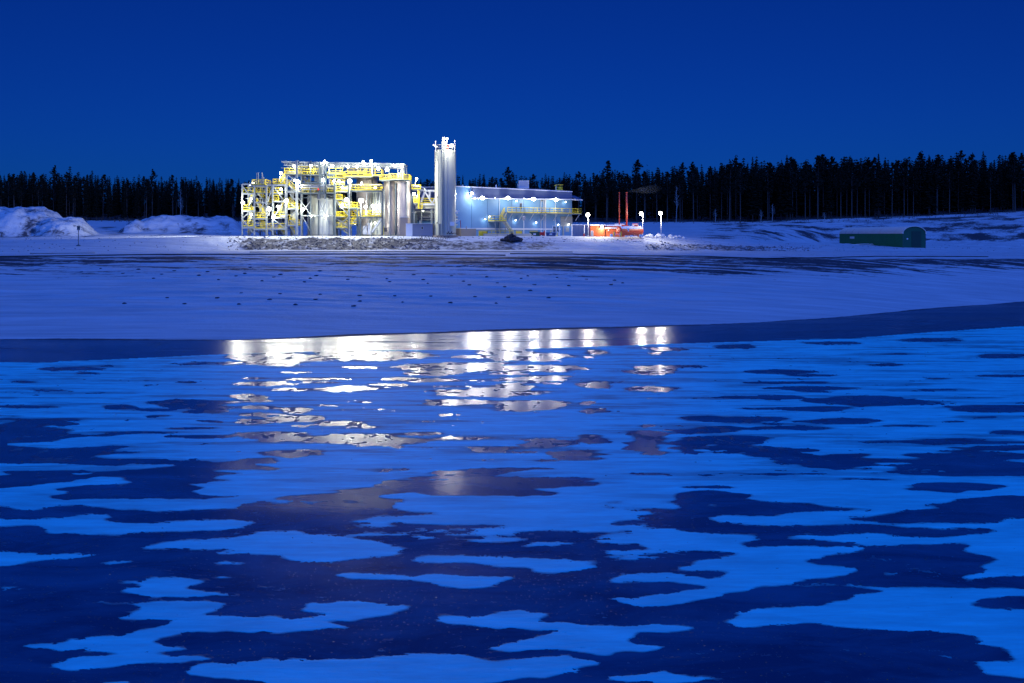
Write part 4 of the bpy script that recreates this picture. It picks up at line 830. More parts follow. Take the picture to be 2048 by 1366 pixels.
# yellow gallery along the facade
t = thing('facade_gallery', tuple(Fx(1080, 425)), 'yellow railed walkway with stairs bolted along the pale blue facade', 'walkway')
a, b = Fx(1007, 426), Fx(1144, 426.5); e = b + U * 1.6; W = 1.5; a.z = b.z = e.z = (a.z + b.z) / 2
MB().hexa([(q.x, q.y, q.z + o) for o in (-.2, 0) for q in (a + N * W, e + N * W, e + N * .1, a + N * .1)]).build('deck', M_grate, t)
L = (e - a).length; n = 9
for i in range(n):
    railing(t, a.lerp(e, i / n) + N * (W - .05), a.lerp(e, (i + 1) / n) + N * (W - .05), 1.1)
railing(t, e + N * .2, e + N * (W - .05), 1.1); railing(t, b + N * .1 + U * .1, e + N * .1, 1.1)
for f in (.06, .2, .34, .5, .66, .82, .97):
    q = a.lerp(e, f); MB().bar(q + N * (W - .1) + Vector((0, 0, -.2)), q + N * .05 + Vector((0, 0, -1.6)), .1).build('bracket', M_white, t)
la, lb = Fx(976, 442.5), Fx(999, 442.5); la.z = lb.z = (la.z + lb.z) / 2
MB().hexa([(q.x, q.y, q.z + o) for o in (-.2, 0) for q in (la + N * 2.4, lb + N * 2.4, lb + N * .1, la + N * .1)]).build('landing', M_grate, t)
railing(t, la + N * 2.35, lb + N * 2.35, 1.1); railing(t, la + N * .2, la + N * 2.35, 1.1)
stair(t, lb + N * .3 - U * .2, a + N * .3, .95, up=N)
lg = Fx(1018, 470); lg.z = GZ; stair(t, lg + N * 1.4, lb + N * 1.3 - U * .2, .95, up=N)
for q in (la + U * .2, lb - U * .2): MB().bar((q + N * 2.3) + Vector((0, 0, -.2)), Vector(((q + N * 2.3).x, (q + N * 2.3).y, GZ)), .14).build('leg', M_steel, t)

# low yard fittings in front of the facade
t = thing('yard_guardrail', tuple(Fx(1000, 470, 3)), 'low yellow guard rail along the foot of the pale blue facade', 'guard rail')
for i, (x0, x1) in enumerate(((943, 960), (960, 977), (977, 995), (995, 1013), (1017, 1029), (1045, 1060), (1086, 1100))):
    p0, p1 = Fx(x0, 470, 2.6), Fx(x1, 470, 2.6); p0.z = p1.z = GZ; railing(t, p0, p1, 1.05)
    if i in (0, 4, 5): MB().bar(p0 + Vector((0, .1, .5)), p1 + Vector((0, .1, .5)), .03, .9).build('mesh_panel', M_yel, t)
t = thing('low_block', tuple(Fx(925, 470, 1.2)), 'long low tan plinth block between the tall silo and the yellow guard rail', 'plinth')
fbox(MB(), 912, 942, 457.5, 471, 1.8, .1, GZ - .3).build('body', M_tan, t); fbox(MB(), 911, 942.5, 456, 457.5, 1.9, .05).build('capping', M_white, t)
MB().box(X(930), X(932), 203.6, 204, GZ + 1.2, GZ + 2).build('valve', M_grey, t)
t = thing('green_plinth', tuple(Fx(1000, 470, 3.2)), 'low grey green kerb block below the yellow guard rail', 'plinth')
for x0, x1 in ((950, 975), (976, 1012), (1014, 1050)): fbox(MB(), x0, x1, 467.2, 471.5, 3.3, 2.9, GZ - .3).build('segment', M_beige, t)
t = thing('mushroom_vent', tuple(Fx(1039, 470, 1.5)), 'slim pipe stand with a dark round head before the facade', 'vent')
q = Fx(1039, 470, 1.5); MB().tube((q.x, q.y, GZ), (q.x, q.y, Fx(1039, 440).z), .08).build('stem', M_white, t); MB().lathe((q.x, q.y), [(.1, Fx(1039, 441).z), (.35, Fx(1039, 440).z), (.38, Fx(1039, 434).z), (.1, Fx(1039, 432).z)], 14).build('head', M_grey, t)
def skip(x0, x1, ytop, d, label, mat, flare=.5):
    t = thing('skip', (X_(x0, d), d, GZ), label, 'skip'); a0, a1 = X_(x0, d), X_(x1, d); zt_ = 15 - (ytop - 470) * d / 2000; z0 = GZ - .05
    fl = flare
    mb = MB().hexa([(a0 + fl, d + .2, z0), (a1 - .1, d + .2, z0), (a1 - .1, d + 1.9, z0), (a0 + fl, d + 1.9, z0), (a0, d, zt_), (a1, d, zt_), (a1, d + 2.1, zt_), (a0, d + 2.1, zt_)]); mb.build('body', mat, t)
    MB().box(a0 - .05, a1 + .05, d - .06, d + .04, zt_ - .05, zt_ + .06).build('rim', mat, t)
    MB().box((a0 + a1) / 2 - .3, (a0 + a1) / 2 + .25, d - .02, d + .06, z0 + .25, z0 + .55).build('label_plate', M_white, t)
    for f in (.25, .75): MB().box(a0 + (a1 - a0) * f - .05, a0 + (a1 - a0) * f + .05, d - .03, d + .12, z0, zt_).build('rib', mat, t)
def X_(x, d): return (x - 1024) * d / 2000
skip(1058, 1081, 464, 207, 'dark green waste skip with flared end on the yard by the facade', M_gskip, 1.0)
skip(1092, 1112, 465.5, 208, 'open blue waste skip between the red drums and the white rack', M_bskip, .15)
for x, wd_, lb_ in ((1083, .8, 'bright red drum cart standing right against the green skip'), (1088.5, .45, 'slim red gas cylinder beside the blue skip')):
    t = thing('red_cart' if wd_ > .5 else 'gas_cylinder', (X_(x, 206), 206, GZ), lb_, 'cart' if wd_ > .5 else 'cylinder')
    if wd_ > .5:
        MB().box(X_(x, 206) - .35, X_(x, 206) + .4, 205.8, 206.5, GZ + .15, GZ + .75).build('body', M_bright_red, t); MB().bar((X_(x, 206) + .4, 206, GZ + .6), (X_(x, 206) + .7, 206, GZ + 1), .06).build('handle', M_bright_red, t)
        for s2 in (-.25, .25): MB().tube((X_(x, 206) + s2, 205.75, GZ + .12), (X_(x, 206) + s2, 205.85, GZ + .12), .12, 10).build('wheel', M_black, t)
    else: MB().lathe((X_(x, 206), 206), [(.16, GZ), (.16, GZ + .85), (.06, GZ + 1.0), (.05, GZ + 1.1)], 12).build('body', M_bright_red, t); MB().ball((X_(x, 206), 206, GZ + 1.1), .07).build('valve', M_dark, t)
t = thing('storage_rack', (X_(1112, 209), 209, GZ), 'white framed storage rack with dark bins above the blue skip', 'rack')
for x in (1105, 1112, 1119):
    for d in (209.2, 210.4): MB().box(X_(x, d) - .06, X_(x, d) + .06, d - .06, d + .06, GZ, GZ + 2.1).build('post', M_white, t)
for z in (.7, 1.4, 2.05): MB().box(X_(1105, 209), X_(1119, 209), 209.1, 210.5, GZ + z, GZ + z + .07).build('shelf', M_white, t)
for x in (1107, 1110.5, 1114.5): MB().box(X_(x, 209), X_(x + 2.6, 209), 209.3, 210.2, GZ + .78, GZ + 1.9).build('bin', M_dark, t)
t = thing('step_ladder', (X_(1117, 207), 207, GZ), 'pale step ladder leaning by the blue door', 'ladder')
mb = MB(); mb.bar((X_(1112, 207), 207, GZ + 1.3), (X_(1120, 207), 207, GZ), .08).bar((X_(1112, 207), 207.5, GZ + 1.3), (X_(1120, 207), 207.5, GZ), .08).build('stile', M_white, t)
for i in range(4): f = (i + 1) / 5; MB().bar((X_(1112, 207) + f * .83, 207, GZ + 1.3 * (1 - f)), (X_(1112, 207) + f * .83, 207.5, GZ + 1.3 * (1 - f)), .06).build('rung', M_white, t)

# navy annex, orange boiler containers, red tank
D2 = 212.0
def bx(x0, x1, y0, y1, d0, dep_, zlo=None):
    return MB().box(X_(x0, d0), X_(x1, d0), d0, d0 + dep_, (15 - (y1 - 470) * d0 / 2000) if zlo is None else zlo, 15 - (y0 - 470) * d0 / 2000)
t = thing('navy_annex', (X_(1163, D2 + 3), D2 + 3, GZ), 'low navy blue annex between the process hall and the orange container', 'annex')
for i in range(4): bx(1145 + i * 9.2, 1154 + i * 9.2, 450, 473, D2 + 3, 3, GZ - .5).build('wall_panel', M_navy, t)
bx(1144.5, 1182, 449, 450, D2 + 2.9, 3.2).build('roof', M_snowcap, t)
for x in (1144, 1168.5): MB().box(X_(x, 210) - .08, X_(x, 210) + .08, 210, 210.2, GZ - .2, 15 + 2.1).build('post', M_white, t)
t = thing('boiler_container', (X_(1196, D2 - 1), D2 - 1, GZ), 'bright orange boxy container with snow on its lid beside the navy annex', 'container')
bx(1181.5, 1209.5, 450.8, 474, D2 - 1, 3, GZ - .5).build('body', M_orange, t); bx(1181, 1210, 449.3, 450.8, D2 - 1.1, 3.2).build('snow_cap', M_snowcap, t)
mb = MB(); [mb.box(X_(1183 + i * 1.7, D2), X_(1184 + i * 1.7, D2), D2 - 1.06, D2 - 1.0, GZ, 15 + 1.85) for i in range(15)]; mb.build('corrugation', M_orange, t)
for x in (1183, 1185.5): MB().lathe((X_(x, 210), 210.3), [(.16, GZ - .1), (.16, GZ + 1), (.05, GZ + 1.1)], 10).build('gas_bottle', M_grey, t)
t = thing('boiler_house', (X_(1226, D2 + 2), D2 + 2, GZ), 'long orange boiler house with snowy roof and two chimneys behind the red tank', 'boiler house')
bx(1210, 1256, 452, 474, D2 + 2, 4, GZ - .5).build('body', M_orange, t)
bx(1210, 1243, 449.6, 452, D2 + 1.9, 4.2).build('snow_cap', M_snowcap, t); bx(1243, 1257, 450, 452, D2 + 1.9, 4.2).build('roof', M_red, t)
bx(1209, 1240, 455, 457, D2 - 1, 3).build('lean_to_snow', M_snowcap, t); bx(1211, 1239, 457, 474, D2 - .6, 2.4, GZ - .5).build('lean_to', M_orange, t)
fb_ = bx(1231, 1249, 447.5, 449.6, D2 + 3, 2).build('roof_unit', M_white, t)
bx(1216, 1218.5, 459.5, 461.5, D2 - .75, .15).build('lamp_box', M_white, t)
for x, wd_ in ((1238.8, .115), (1253.3, .18)):
    c_ = MB().tube((X_(x, D2 + 3), D2 + 3, 15 + 1.8), (X_(x, D2 + 3), D2 + 3, 15 + (470 - 386) * (D2 + 3) / 2000), wd_, 14).build('chimney', M_red, t, True); ORIG[c_.name] = ORIG[t.name]
    MB().tube((X_(x, D2 + 3), D2 + 3, 15 + (470 - 386) * (D2 + 3) / 2000), (X_(x, D2 + 3), D2 + 3, 15 + (470 - 384.6) * (D2 + 3) / 2000), wd_ * 1.25, 14).build('cowl', M_red, c_)
t = thing('red_fuel_tank', (X_(1262, D2 - 2), D2 - 2, GZ), 'horizontal red fuel tank with snow lying along its top', 'tank')
ta, tb = Vector((X_(1238.5, 208), 208.0, GZ + 1.0)), Vector((X_(1281, 211), 211.0, GZ + 1.0)); rr = .93
MB().tube(ta, tb, rr, 28, cap=False).build('shell', M_red, t, True)
dv = (tb - ta).normalized()
for c_, s in ((ta, -1), (tb, 1)):
    mb = MB(); pr = [(rr, 0), (rr * .92, .12), (rr * .7, .26), (rr * .35, .36), (.01, .4)]
    for (r0, h0), (r1, h1) in zip(pr, pr[1:]): mb.tube(c_ + dv * s * h0, c_ + dv * s * h1, r0, 28, r1, cap=False)
    mb.build('end_cap', M_red, t, True)
mb = MB(); sd = dv.cross(Vector((0, 0, 1))).normalized()
rows_ = []
for k in range(13):
    f = k / 12; rows_.append([ta.lerp(tb, f) + sd * math.sin(w_) * (rr + .02) + Vector((0, 0, math.cos(w_) * (rr + .10 + .03 * math.sin(k * 2.1)))) for w_ in [R(-62 + 124 * j / 8) for j in range(9)]])
vs = [q for r_ in rows_ for q in r_]; mb.add(vs, [(i * 9 + j, i * 9 + j + 1, (i + 1) * 9 + j + 1, (i + 1) * 9 + j) for i in range(12) for j in range(8)]); mb.build('snow_cap', M_snowcap, t, True)
MB().tube(ta.lerp(tb, .78) + Vector((0, 0, rr)), ta.lerp(tb, .78) + Vector((0, 0, rr + .38)), .42, 14).build('manhole', M_red, t)
for f in (.15, .55, .9): q = ta.lerp(tb, f); MB().box(q.x - .12, q.x + .12, q.y - .7, q.y + .7, GZ - .2, q.z - .6).build('saddle', M_red, t)
q = ta.lerp(tb, .35) - sd * 0; MB().box(q.x - .2, q.x + .35, q.y - rr - .1, q.y - rr + .1, GZ + .9, GZ + 1.6).build('label_plate', M_white, t)
for x, lb_ in ((1228, 'yellow bollard post standing at the near end of the red fuel tank'), (1242, 'yellow bollard post in front of the red fuel tank shell')):
    b_ = MB().lathe((X_(x, 206), 206), [(.12, GZ - .2), (.12, GZ + .8), (.01, GZ + .95)], 10).build('bollard', M_yel); tag(b_, lb_, 'bollard', 'yellow bollards by the fuel tank')
bar_ = thing('hoop_barrier', (X_(1235, 206), 206, GZ), 'low red and white hoop barrier between the two yellow bollards', 'barrier')
for z in (.35, .7): MB().bar((X_(1229, 206), 206, GZ + z), (X_(1241, 206), 206, GZ + z), .07).build('rail', M_bright_red if z > .5 else M_white, bar_)
for x in (1230, 1240): MB().box(X_(x, 206) - .04, X_(x, 206) + .04, 205.96, 206.04, GZ - .1, GZ + .75).build('post', M_white, bar_)
t = thing('warning_sign', (X_(1270, 215), 215, GZ), 'small red and white striped sign board above the red fuel tank', 'sign')
MB().box(X_(1264.5, 215), X_(1277, 215), 215, 215.06, 15 + 1.8, 15 + 2.45).build('board', M_white, t)
for y in (447.6, 451.8): bx(1264.5, 1277, y, y + .9, 214.95, .05).build('stripe', M_bright_red, t)
for x in (1265.5, 1276): MB().box(X_(x, 215) - .04, X_(x, 215) + .04, 215.07, 215.14, GZ - .2, 15 + 2.4).build('post', M_white, t)
t = thing('marker_post', (X_(1168, 207), 207, GZ), 'thin grey post with a red base plate before the navy annex', 'post')
MB().box(X_(1168, 207) - .04, X_(1168, 207) + .04, 207, 207.08, GZ - .3, GZ + 2.4).build('pole', M_steel, t); MB().lathe((X_(1168, 207), 207.04), [(.2, GZ - .1), (.16, GZ + .45), (.05, GZ + .5)], 10).build('base', M_bright_red, t)
# white sacks and crates by the red tank
for i, (x, w_, h_, lb_) in enumerate(((1223, 5, 6, 'white tarped crate at the corner of the orange lean-to'), (1253, 5, 3, 'small white bag under the middle of the red fuel tank'), (1263, 5, 4, 'pale crate lid leaning under the red fuel tank'), (1283, 8, 5, 'grey white snowy block at the far end of the red fuel tank'))):
    o = bx(x - w_ / 2, x + w_ / 2, 474 - h_, 474.5, 205.5 + i * .2, .8, GZ - .2).build('crate', M_white); tag(o, lb_, 'crate')
# ------------------------------------------------------------------ all the lamps
def onX(x, y, d): return ((x - 1024) * d / 2000, d, 15 - (y - 470) * d / 2000)
L1 = [
 (588, 331.5, 198.6, 'white tube lamp under the overhanging roof edge above the wider stair tower', 800, .24, (588, 328)),
 (622, 331, 198.6, 'floodlight under the roofline before the pale wind wall', 800, .24, (622, 327)),  # column, row, distance, label, power, radius, arm to
 (485.5, 406, 197.4, 'floodlight on an outrigger at the outer edge of the outer stair tower', 3000, .34, (491, 406)),
 (503, 397, 198.6, 'small lamp on a stand on the upper middle landing of the outer stair tower', 300, .2, (500, 405)),
 (502.5, 428.5, 198.6, 'small lamp on a stand on the lower landing of the outer stair tower', 300, .22, (499, 437)),
 (506, 366.5, 199.4, 'small roof lamp on the outer stair tower beside the vent pipes', 250, .17, (505, 371)),
 (538, 418, 196.9, 'big glaring floodlight on the inner column of the outer stair tower', 900, .42, (538, 432)),
 (547, 431, 198.2, 'lower lamp between the two stair towers', 400, .22, (549, 431)),
 (556, 413, 198.3, 'side lamp under the brace of the wider stair tower', 500, .24, (549, 415)),
 (562, 378.5, 198.2, 'lamp under the top landing of the wider stair tower', 500, .24, (562, 372)),
 (561.5, 346, 199.5, 'starry lamp on a short mast above the top landing of the wider stair tower', 900, .26, (558.5, 362)),
 (572.5, 401.5, 197.2, 'big glaring floodlight on the middle column of the wider stair tower', 900, .40, (575, 403)),
 (595.5, 364, 197.6, 'big double floodlight on the thick column next to the tank frame', 900, .44, (598, 385)),
 (590, 361, 198.0, 'inner floodlight of the pair on the thick column', 500, .26, (596, 362)),
 (568, 429, 201.0, 'dim lamp inside the wider stair tower lower bay', 350, .2, (568, 436)),
 (605, 418, 199.0, 'lamp low on the cross braced bay of the pale tanks', 900, .24, (604, 430)),
 (623, 432, 199.0, 'small lamp at the middle beam joint of the cross braced bay', 450, .16, (623, 436)),
 (651.5, 432, 199.0, 'small lamp at the middle beam of the large pale tank', 450, .16, (655, 432)),
 (649, 322.5, 200.0, 'lamp standing on the roofline above the twin dark risers', 500, .22, (649, 328)),
 (664, 332, 199.0, 'bright floodlight hung below the roofline above the yellow cage', 1680, .34, (664, 326)),
 (647, 358, 199.2, 'small lamp hanging between the twin dark risers', 300, .16, (649, 350)),
 (684.5, 374.5, 199.2, 'lamp below the long light trunking near the narrow stair tower', 400, .22, (684, 368)),
 (684.5, 409, 199.2, 'lamp hung in the upper flight of the narrow stair tower', 400, .22, (684, 400)),
 (668, 361.5, 199.4, 'flat white striplight over the yellow deck', 300, .2, (668, 356)),
 (678, 362, 199.4, 'second flat white striplight over the yellow deck', 300, .2, (678, 356)),
 (699, 362, 195.6, 'big glaring floodlight on the tall white pole before the pink tank', 2600, .44, (699, 472)),
 (693, 399, 198.0, 'big floodlight halfway down beside the narrow stair tower', 1400, .40, (698, 399)),
 (722, 401, 197.8, 'biggest glaring floodlight in the middle of the pink tank', 1800, .50, (722, 434)),
 (696, 333, 199.2, 'floodlight hung below the roofline left above the pink tank', 1260, .30, (696, 327)),
 (714, 333, 199.2, 'floodlight hung below the roofline right above the pink tank', 1400, .32, (714, 327)),
 (726.5, 323.5, 199.6, 'lamp on a short mast on the roofline with a bent arm', 500, .22, (731, 335)),
 (742.5, 321.5, 199.0, 'tallest mast lamp on the roofline above the pink tank', 600, .24, (745, 352)),
 (756.5, 337, 199.2, 'floodlight hung over the deck of the brownish silo', 1540, .34, (756, 328)),
 (774, 339.5, 199.2, 'brightest floodlight hung over the deck of the silo pair', 1819, .38, (774, 328)),
 (787, 330.5, 199.8, 'lamp on the roofline end above the silo pair', 500, .22, (787, 334)),
 (803.5, 329.5, 200.0, 'mast lamp at the outermost corner of the roof above the pinkish silo', 700, .24, (805.5, 358)),
 (797, 348, 200.4, 'small lamp at deck height on the pinkish silo', 250, .16, (798, 356)),
 (731, 413.5, 199.8, 'lower lamp row first, on the pink tank over the lower deck', 900, .30, (731, 430)),
 (745.5, 411.5, 199.8, 'lower lamp row second, before the narrow pale vessel', 900, .30, (745, 430)),
 (758.5, 410.5, 199.8, 'lower lamp row last, beside the dark corner column', 900, .28, (762, 430)),
 (750, 375, 199.6, 'lamp lying on the upper deck of the access frame', 500, .22, (750, 380)),
 (723, 366, 199.8, 'small lamp on the pale riser of the pink tank', 300, .18, (720, 370)),
 (711, 448, 199.8, 'dim lamp under the lowest small deck', 350, .16, (711, 444)),
 (750, 446, 200.6, 'dim lamp under the lower deck before the tan panel', 450, .16, (750, 440)),
 (833, 357.5, 201.6, 'starry mast lamp above the conveyor bridge start', 600, .24, (829.5, 371)),
 (828, 388, 201.6, 'floodlight under the conveyor bridge head', 900, .32, (824, 392)),
 (846, 422, 202.6, 'dim lamp beneath the conveyor bridge soffit', 350, .14, (846, 417)),
 (887.5, 277.5, 197.4, 'brighter mast lamp on top of the tall silo', 500, .30, (884.5, 300)),
 (894.5, 277, 199.0, 'smaller mast lamp beside the brighter one on the tall silo', 250, .18, (892, 300)),
 (903, 291.5, 197.0, 'big glaring lamp at the rail of the tall silo', 4200, .38, (906, 302)),
]
for x, y, d, lb_, pw, r_, arm in L1:
    if pw >= 1300 and x < 760: d -= .5
    beam = 1.0 if r_ >= .2 else 0
    r_ *= .85
    lamp('floodlight', onX(x, y, d), lb_, pw, r_, COOL if x < 880 else (1, .97, .88), 40, arm=[(X_(arm[0], d + .35), d + .35, 15 - (arm[1] - 470) * (d + .35) / 2000)], arm_mat=M_white if abs(arm[1] - y) > 12 else M_steel, beam=beam, aim=(0, -2.6, .4) if x == 903 else (-1.2, -.5, 0) if x == 485.5 else (0, -1.0, .1) if y in (418, 432) else (0, -.35, -.35))
for x, y, lb_ in ((871, 283, 'unlit pale lamp on a thin mast at the silo rail'), (909.5, 282, 'unlit pale round lamp on the far rail post of the silo')):
    t = thing('mast_lamp', onX(x, y, 198), lb_, 'lamp'); p = onX(x, y, 198); MB().ball(p, .14).build('head', M_white, t, True); MB().tube(p, (p[0], p[1], Z(303) - .3), .05).build('pole', M_white, t)
# extra spot added at the outrigger lamp to brighten the spoil heaps
sd_ = bpy.data.lights.new('beam', 'SPOT'); sd_.energy = 110000 * POWER; sd_.color = (.97, 1, .95); sd_.shadow_soft_size = .3; sd_.spot_size = R(80); sd_.spot_blend = .8
so = bpy.data.objects.new('beam', sd_); COL.objects.link(so); o_ = next(o for o in COL.objects if o.get('label', '').startswith('floodlight on an outrigger')); so.parent = o_; so.location = (-.6, 0, 0); so.rotation_euler = Vector((-.86, .50, -.02)).to_track_quat('-Z', 'Y').to_euler()
# eaves floodlights and wall packs of the hall
E1 = [(940, 387, 'corner floodlight at the start of the eaves near the tall silo', 700, .26, .6), (955, 396.5, 'first big eaves floodlight from the tall silo', 700, .36, 1.7), (1006, 396.5, 'second big eaves floodlight from the tall silo', 700, .36, 1.7),
      (1057, 398.5, 'third big eaves floodlight, below the rooftop unit', 700, .36, 1.7), (1102, 400, 'last big eaves floodlight toward the awning', 700, .36, 1.7)]
for x, y, lb_, pw, r_, off in E1:
    p = Fx(x, y, off); q = Fx(x, y - 1, .1)
    lamp('eaves_floodlight', tuple(p), lb_, pw, r_, (1, .97, .93), 40, arm=[q], group='eaves floodlights of the hall', aim=tuple(N * .8 + Vector((0, 0, -.6))), beam=10)
W1 = [(1031, 402, 'small round wall lamp above the gallery near the window', 90), (1129, 404, 'wall lamp above the gallery end over the cream panel', 90), (968, 438, 'low wall lamp left of the landing stairs', 110), (1029, 440.5, 'low wall lamp between landing stairs and vent stand', 110),
      (1070, 445, 'low wall lamp above the green skip', 110), (1114.5, 449.5, 'low wall lamp above the white rack', 70), (1135, 448.5, 'wall lamp right over the blue door', 60), (977, 433, 'small lamp on the landing of the gallery stairs', 60), (1046, 397.5, 'recessed lamp under the canopy before the third eaves floodlight', 30), (988, 396.8, 'recessed lamp under the canopy between first and second eaves floodlights', 30)]
for x, y, lb_, pw in W1:
    lamp('wall_lamp', tuple(Fx(x, y, .4)), lb_, pw * .45, .13, ICEY, 14, arm=[Fx(x, y, .05)], group='wall lamps of the hall', aim=tuple(N * .15 + Vector((0, 0, -.25))), cat='wall lamp', beam=25 if pw > 50 else 0)
lamp('floodlight', onX(1204, 453.5, 210.4), 'greenish white floodlight glaring on the corner of the orange container', 600, .30, (.9, 1, .85), 40, arm=[onX(1204, 453.5, 211)])
# street lamps
for x, y, yb, d, lb_ in ((1175.5, 430, 452, 209, 'street lamp on a short pole rising behind the navy annex'), (1282, 427.5, 469, 216, 'street lamp on a white pole just beyond the red fuel tank'), (1320.5, 427, 474, 209, 'street lamp on a free standing white pole in the snow beyond the red tank')):
    p = Vector(onX(x, y, d)); ox = {1175.5: .1, 1282: .38, 1320.5: .18}[x]
    t = thing('street_lamp', (p.x + ox, d, gz(p.x, d)), lb_, 'street lamp', 'warm street lamps beyond the hall')
    MB().tube((p.x + ox, d, gz(p.x, d) - .3), (p.x + ox, d, p.z + .1), .065, 10, .05).build('pole', M_white, t, True)
    MB().bar((p.x + ox, d, p.z + .12), (p.x, d - .3, p.z + .3), .12).build('arm', M_white, t)
    MB().box(p.x - .2, p.x + .2, d - .5, d + .2, p.z + .36, p.z + .46).build('housing', M_steel, t)
    MB().ball((p.x, d - .3, p.z), .38, 14, 9).build('lens', emitter((1, .93, .80), 45), t, True)
    MB().lathe((p.x + ox, d), [(.3, gz(p.x, d) - .2), (.3, gz(p.x, d) + .15), (.1, gz(p.x, d) + .2)], 12).build('base', M_beige, t)
    ld = bpy.data.lights.new('light', 'POINT'); ld.energy = 2200 * POWER; ld.color = (1, .95, .88); ld.shadow_soft_size = .3
    lo = bpy.data.objects.new('light', ld); COL.objects.link(lo); lo.parent = t; lo.location = Vector((p.x, d - .9, p.z - .4)) - t.location
    sd_ = bpy.data.lights.new('beam', 'SPOT'); sd_.energy = 2200 * POWER * BEAM * 1.5; sd_.color = (1, .93, .82); sd_.shadow_soft_size = .4; sd_.spot_size = R(46); sd_.spot_blend = .5
    so = bpy.data.objects.new('beam', sd_); COL.objects.link(so); so.parent = t; so.location = Vector((p.x, d - 1.2, p.z)) - t.location; so.rotation_euler = (R(-86), 0, 0)

# ------------------------------------------------------------------ green storage hall
t = thing("storage_hall", (95.5, 240, 12.4), 'long dark green tunnel hall with pale curved canvas roof standing alone in the snow', 'hall')
g0 = 12.3; xl, xr, dn, df = 94.2, 99.7, 241.0, 284.0; shx = -1.2     # left wall, right wall, near and far end
eave = 15 + (470 - 467.2) * .1205 + .0; crown = 15 + (470 - 453) * .1205
def arch(k, n=16, grow=0):  # half ellipse profile
    w_ = math.pi * k / n; return (xl + xr) / 2 - math.cos(w_) * ((xr - xl) / 2 + grow), eave + math.sin(w_) * (crown - eave + grow)
def far(x): return x + shx
zf = 0.0
M_gp = 9
for i in range(M_gp):
    f0, f1 = i / M_gp, (i + 1) / M_gp - .002
    a0, a1 = dn + (df - dn) * f0, dn + (df - dn) * f1
    MB().hexa([(xl + shx * f0, a0, g0 - .6), (xl + shx * f0 + .1, a0, g0 - .6), (xl + shx * f1 + .1, a1, g0 - .6), (xl + shx * f1, a1, g0 - .6), (xl + shx * f0, a0, eave), (xl + shx * f0 + .1, a0, eave), (xl + shx * f1 + .1, a1, eave), (xl + shx * f1, a1, eave)]).build('side_panel', M_green, t)
    mb = MB(); n = 16
    vs = [(x + shx * f, a, z) for f, a in ((f0, a0), (f1, a1)) for x, z in [arch(k, n, .06) for k in range(n + 1)]]
    mb.add(vs, [(k, k + 1, n + 2 + k, n + 1 + k) for k in range(n)]); mb.build('roof_bay', M_canvas, t, True)
MB().box(xr - .1, xr, dn, df, g0 - .6, eave).build('side_panel', M_green, t)
n = 20; pts = [arch(k, n) for k in range(n + 1)]
mb = MB(); vs = [(xl, dn, g0 - .6), (xr, dn, g0 - .6)] + [(x, dn, z) for x, z in reversed(pts)]; mb.add(vs, [tuple(range(len(vs)))]); mb.build('gable_wall', M_gable_shade, t)
mb = MB(); vs = [(xl + shx, df, g0 - .6), (xr + shx, df, g0 - .6)] + [(x + shx, df, z) for x, z in reversed(pts)]; mb.add(vs, [tuple(range(len(vs)))]); mb.build('gable_wall', M_gable_shade, t)
mb = MB()
for (x0, z0), (x1, z1) in zip([arch(k, n, .07) for k in range(n)], [arch(k + 1, n, .07) for k in range(n)]): mb.bar((x0, dn - .1, z0), (x1, dn - .1, z1), .3, .12)
mb.build('arch_trim', M_canvas, t)
MB().box(xl - .05, xl + .12, dn - .08, dn + .1, g0 - .5, eave).build('corner_post', M_gskip, t)
MB().box(96.3, 98.6, dn - .08, dn - .02, g0 - .4, g0 + 3.6).build('gate', M_gdark, t)
MB().box(95.1, 95.45, dn - .06, dn - .01, 13.9, 14.25).build('gable_sign', M_white, t)
MB().box(93.05, 93.3, 272.5, 275.5, 14.0, 14.6).build('wall_sign', M_white, t)
for i, (dx, lb_) in enumerate(((0, 'lower pallet of pale boards stacked by the long wall of the green hall'), (1.3, 'upper loose pale boards of the heap by the green hall'))):
    t = thing('board_stack', (90 - i * .2, 238 + i, 12.6), lb_, 'timber')
    for k in range(5):
        p = hit(1712 + k * 8 + i * 9, 489.5 - i * 2.3 - (k % 2) * .6, 200, 260); z = p.z if i == 0 else p.z + .1
        MB().bar(p + Vector((-1.1, -.1 * k, .12)), p + Vector((1.2, .2 * k - .3, .22)), .6, .14).build('plank', M_wood if k % 2 else M_white, t)
for x, y, lb_, m_ in ((1831, 491.8, 'flat pallet of pale timber before the gable of the green hall', M_wood), (1644, 491.5, 'small white board lying in the snow left of the green hall', M_white)):
    p = hit(x, y, 200, 262); t = thing('pallet', tuple(p), lb_, 'pallet')
    for k in range(5): MB().box(p.x - .65, p.x + .65, p.y - .5 + k * .22, p.y - .36 + k * .22, p.z + .1, p.z + .16).build('plank', m_, t)
    for k in (-.55, 0, .55): MB().box(p.x + k - .05, p.x + k + .05, p.y - .5, p.y + .55, p.z - .02, p.z + .1).build('runner', m_, t)

# ------------------------------------------------------------------ small things on the ground
def rock_mesh(seed, n=14, m=9, sq=.6, name='rock'):
    r_ = np.random.default_rng(seed); mb = MB(); vs = []; ph = r_.uniform(0, 9, 6)
    for j in range(m + 1):
        th = math.pi * j / m
        for i in range(n):
            a = 2 * math.pi * i / n; d = Vector((math.sin(th) * math.cos(a), math.sin(th) * math.sin(a), math.cos(th)))
            k = 1 + .22 * math.sin(3 * d.x + ph[0]) + .18 * math.sin(4 * d.y + ph[1]) + .15 * math.sin(5 * d.z + ph[2]) + .1 * math.sin(9 * d.x + 7 * d.y + ph[3])
            vs.append((d.x * k, d.y * k, d.z * k * sq))
    fs = [(j * n + i, j * n + (i + 1) % n, (j + 1) * n + (i + 1) % n, (j + 1) * n + i) for j in range(m) for i in range(n)]
    me = bpy.data.meshes.new(name); me.from_pydata(vs, [], fs); me.update(); return me
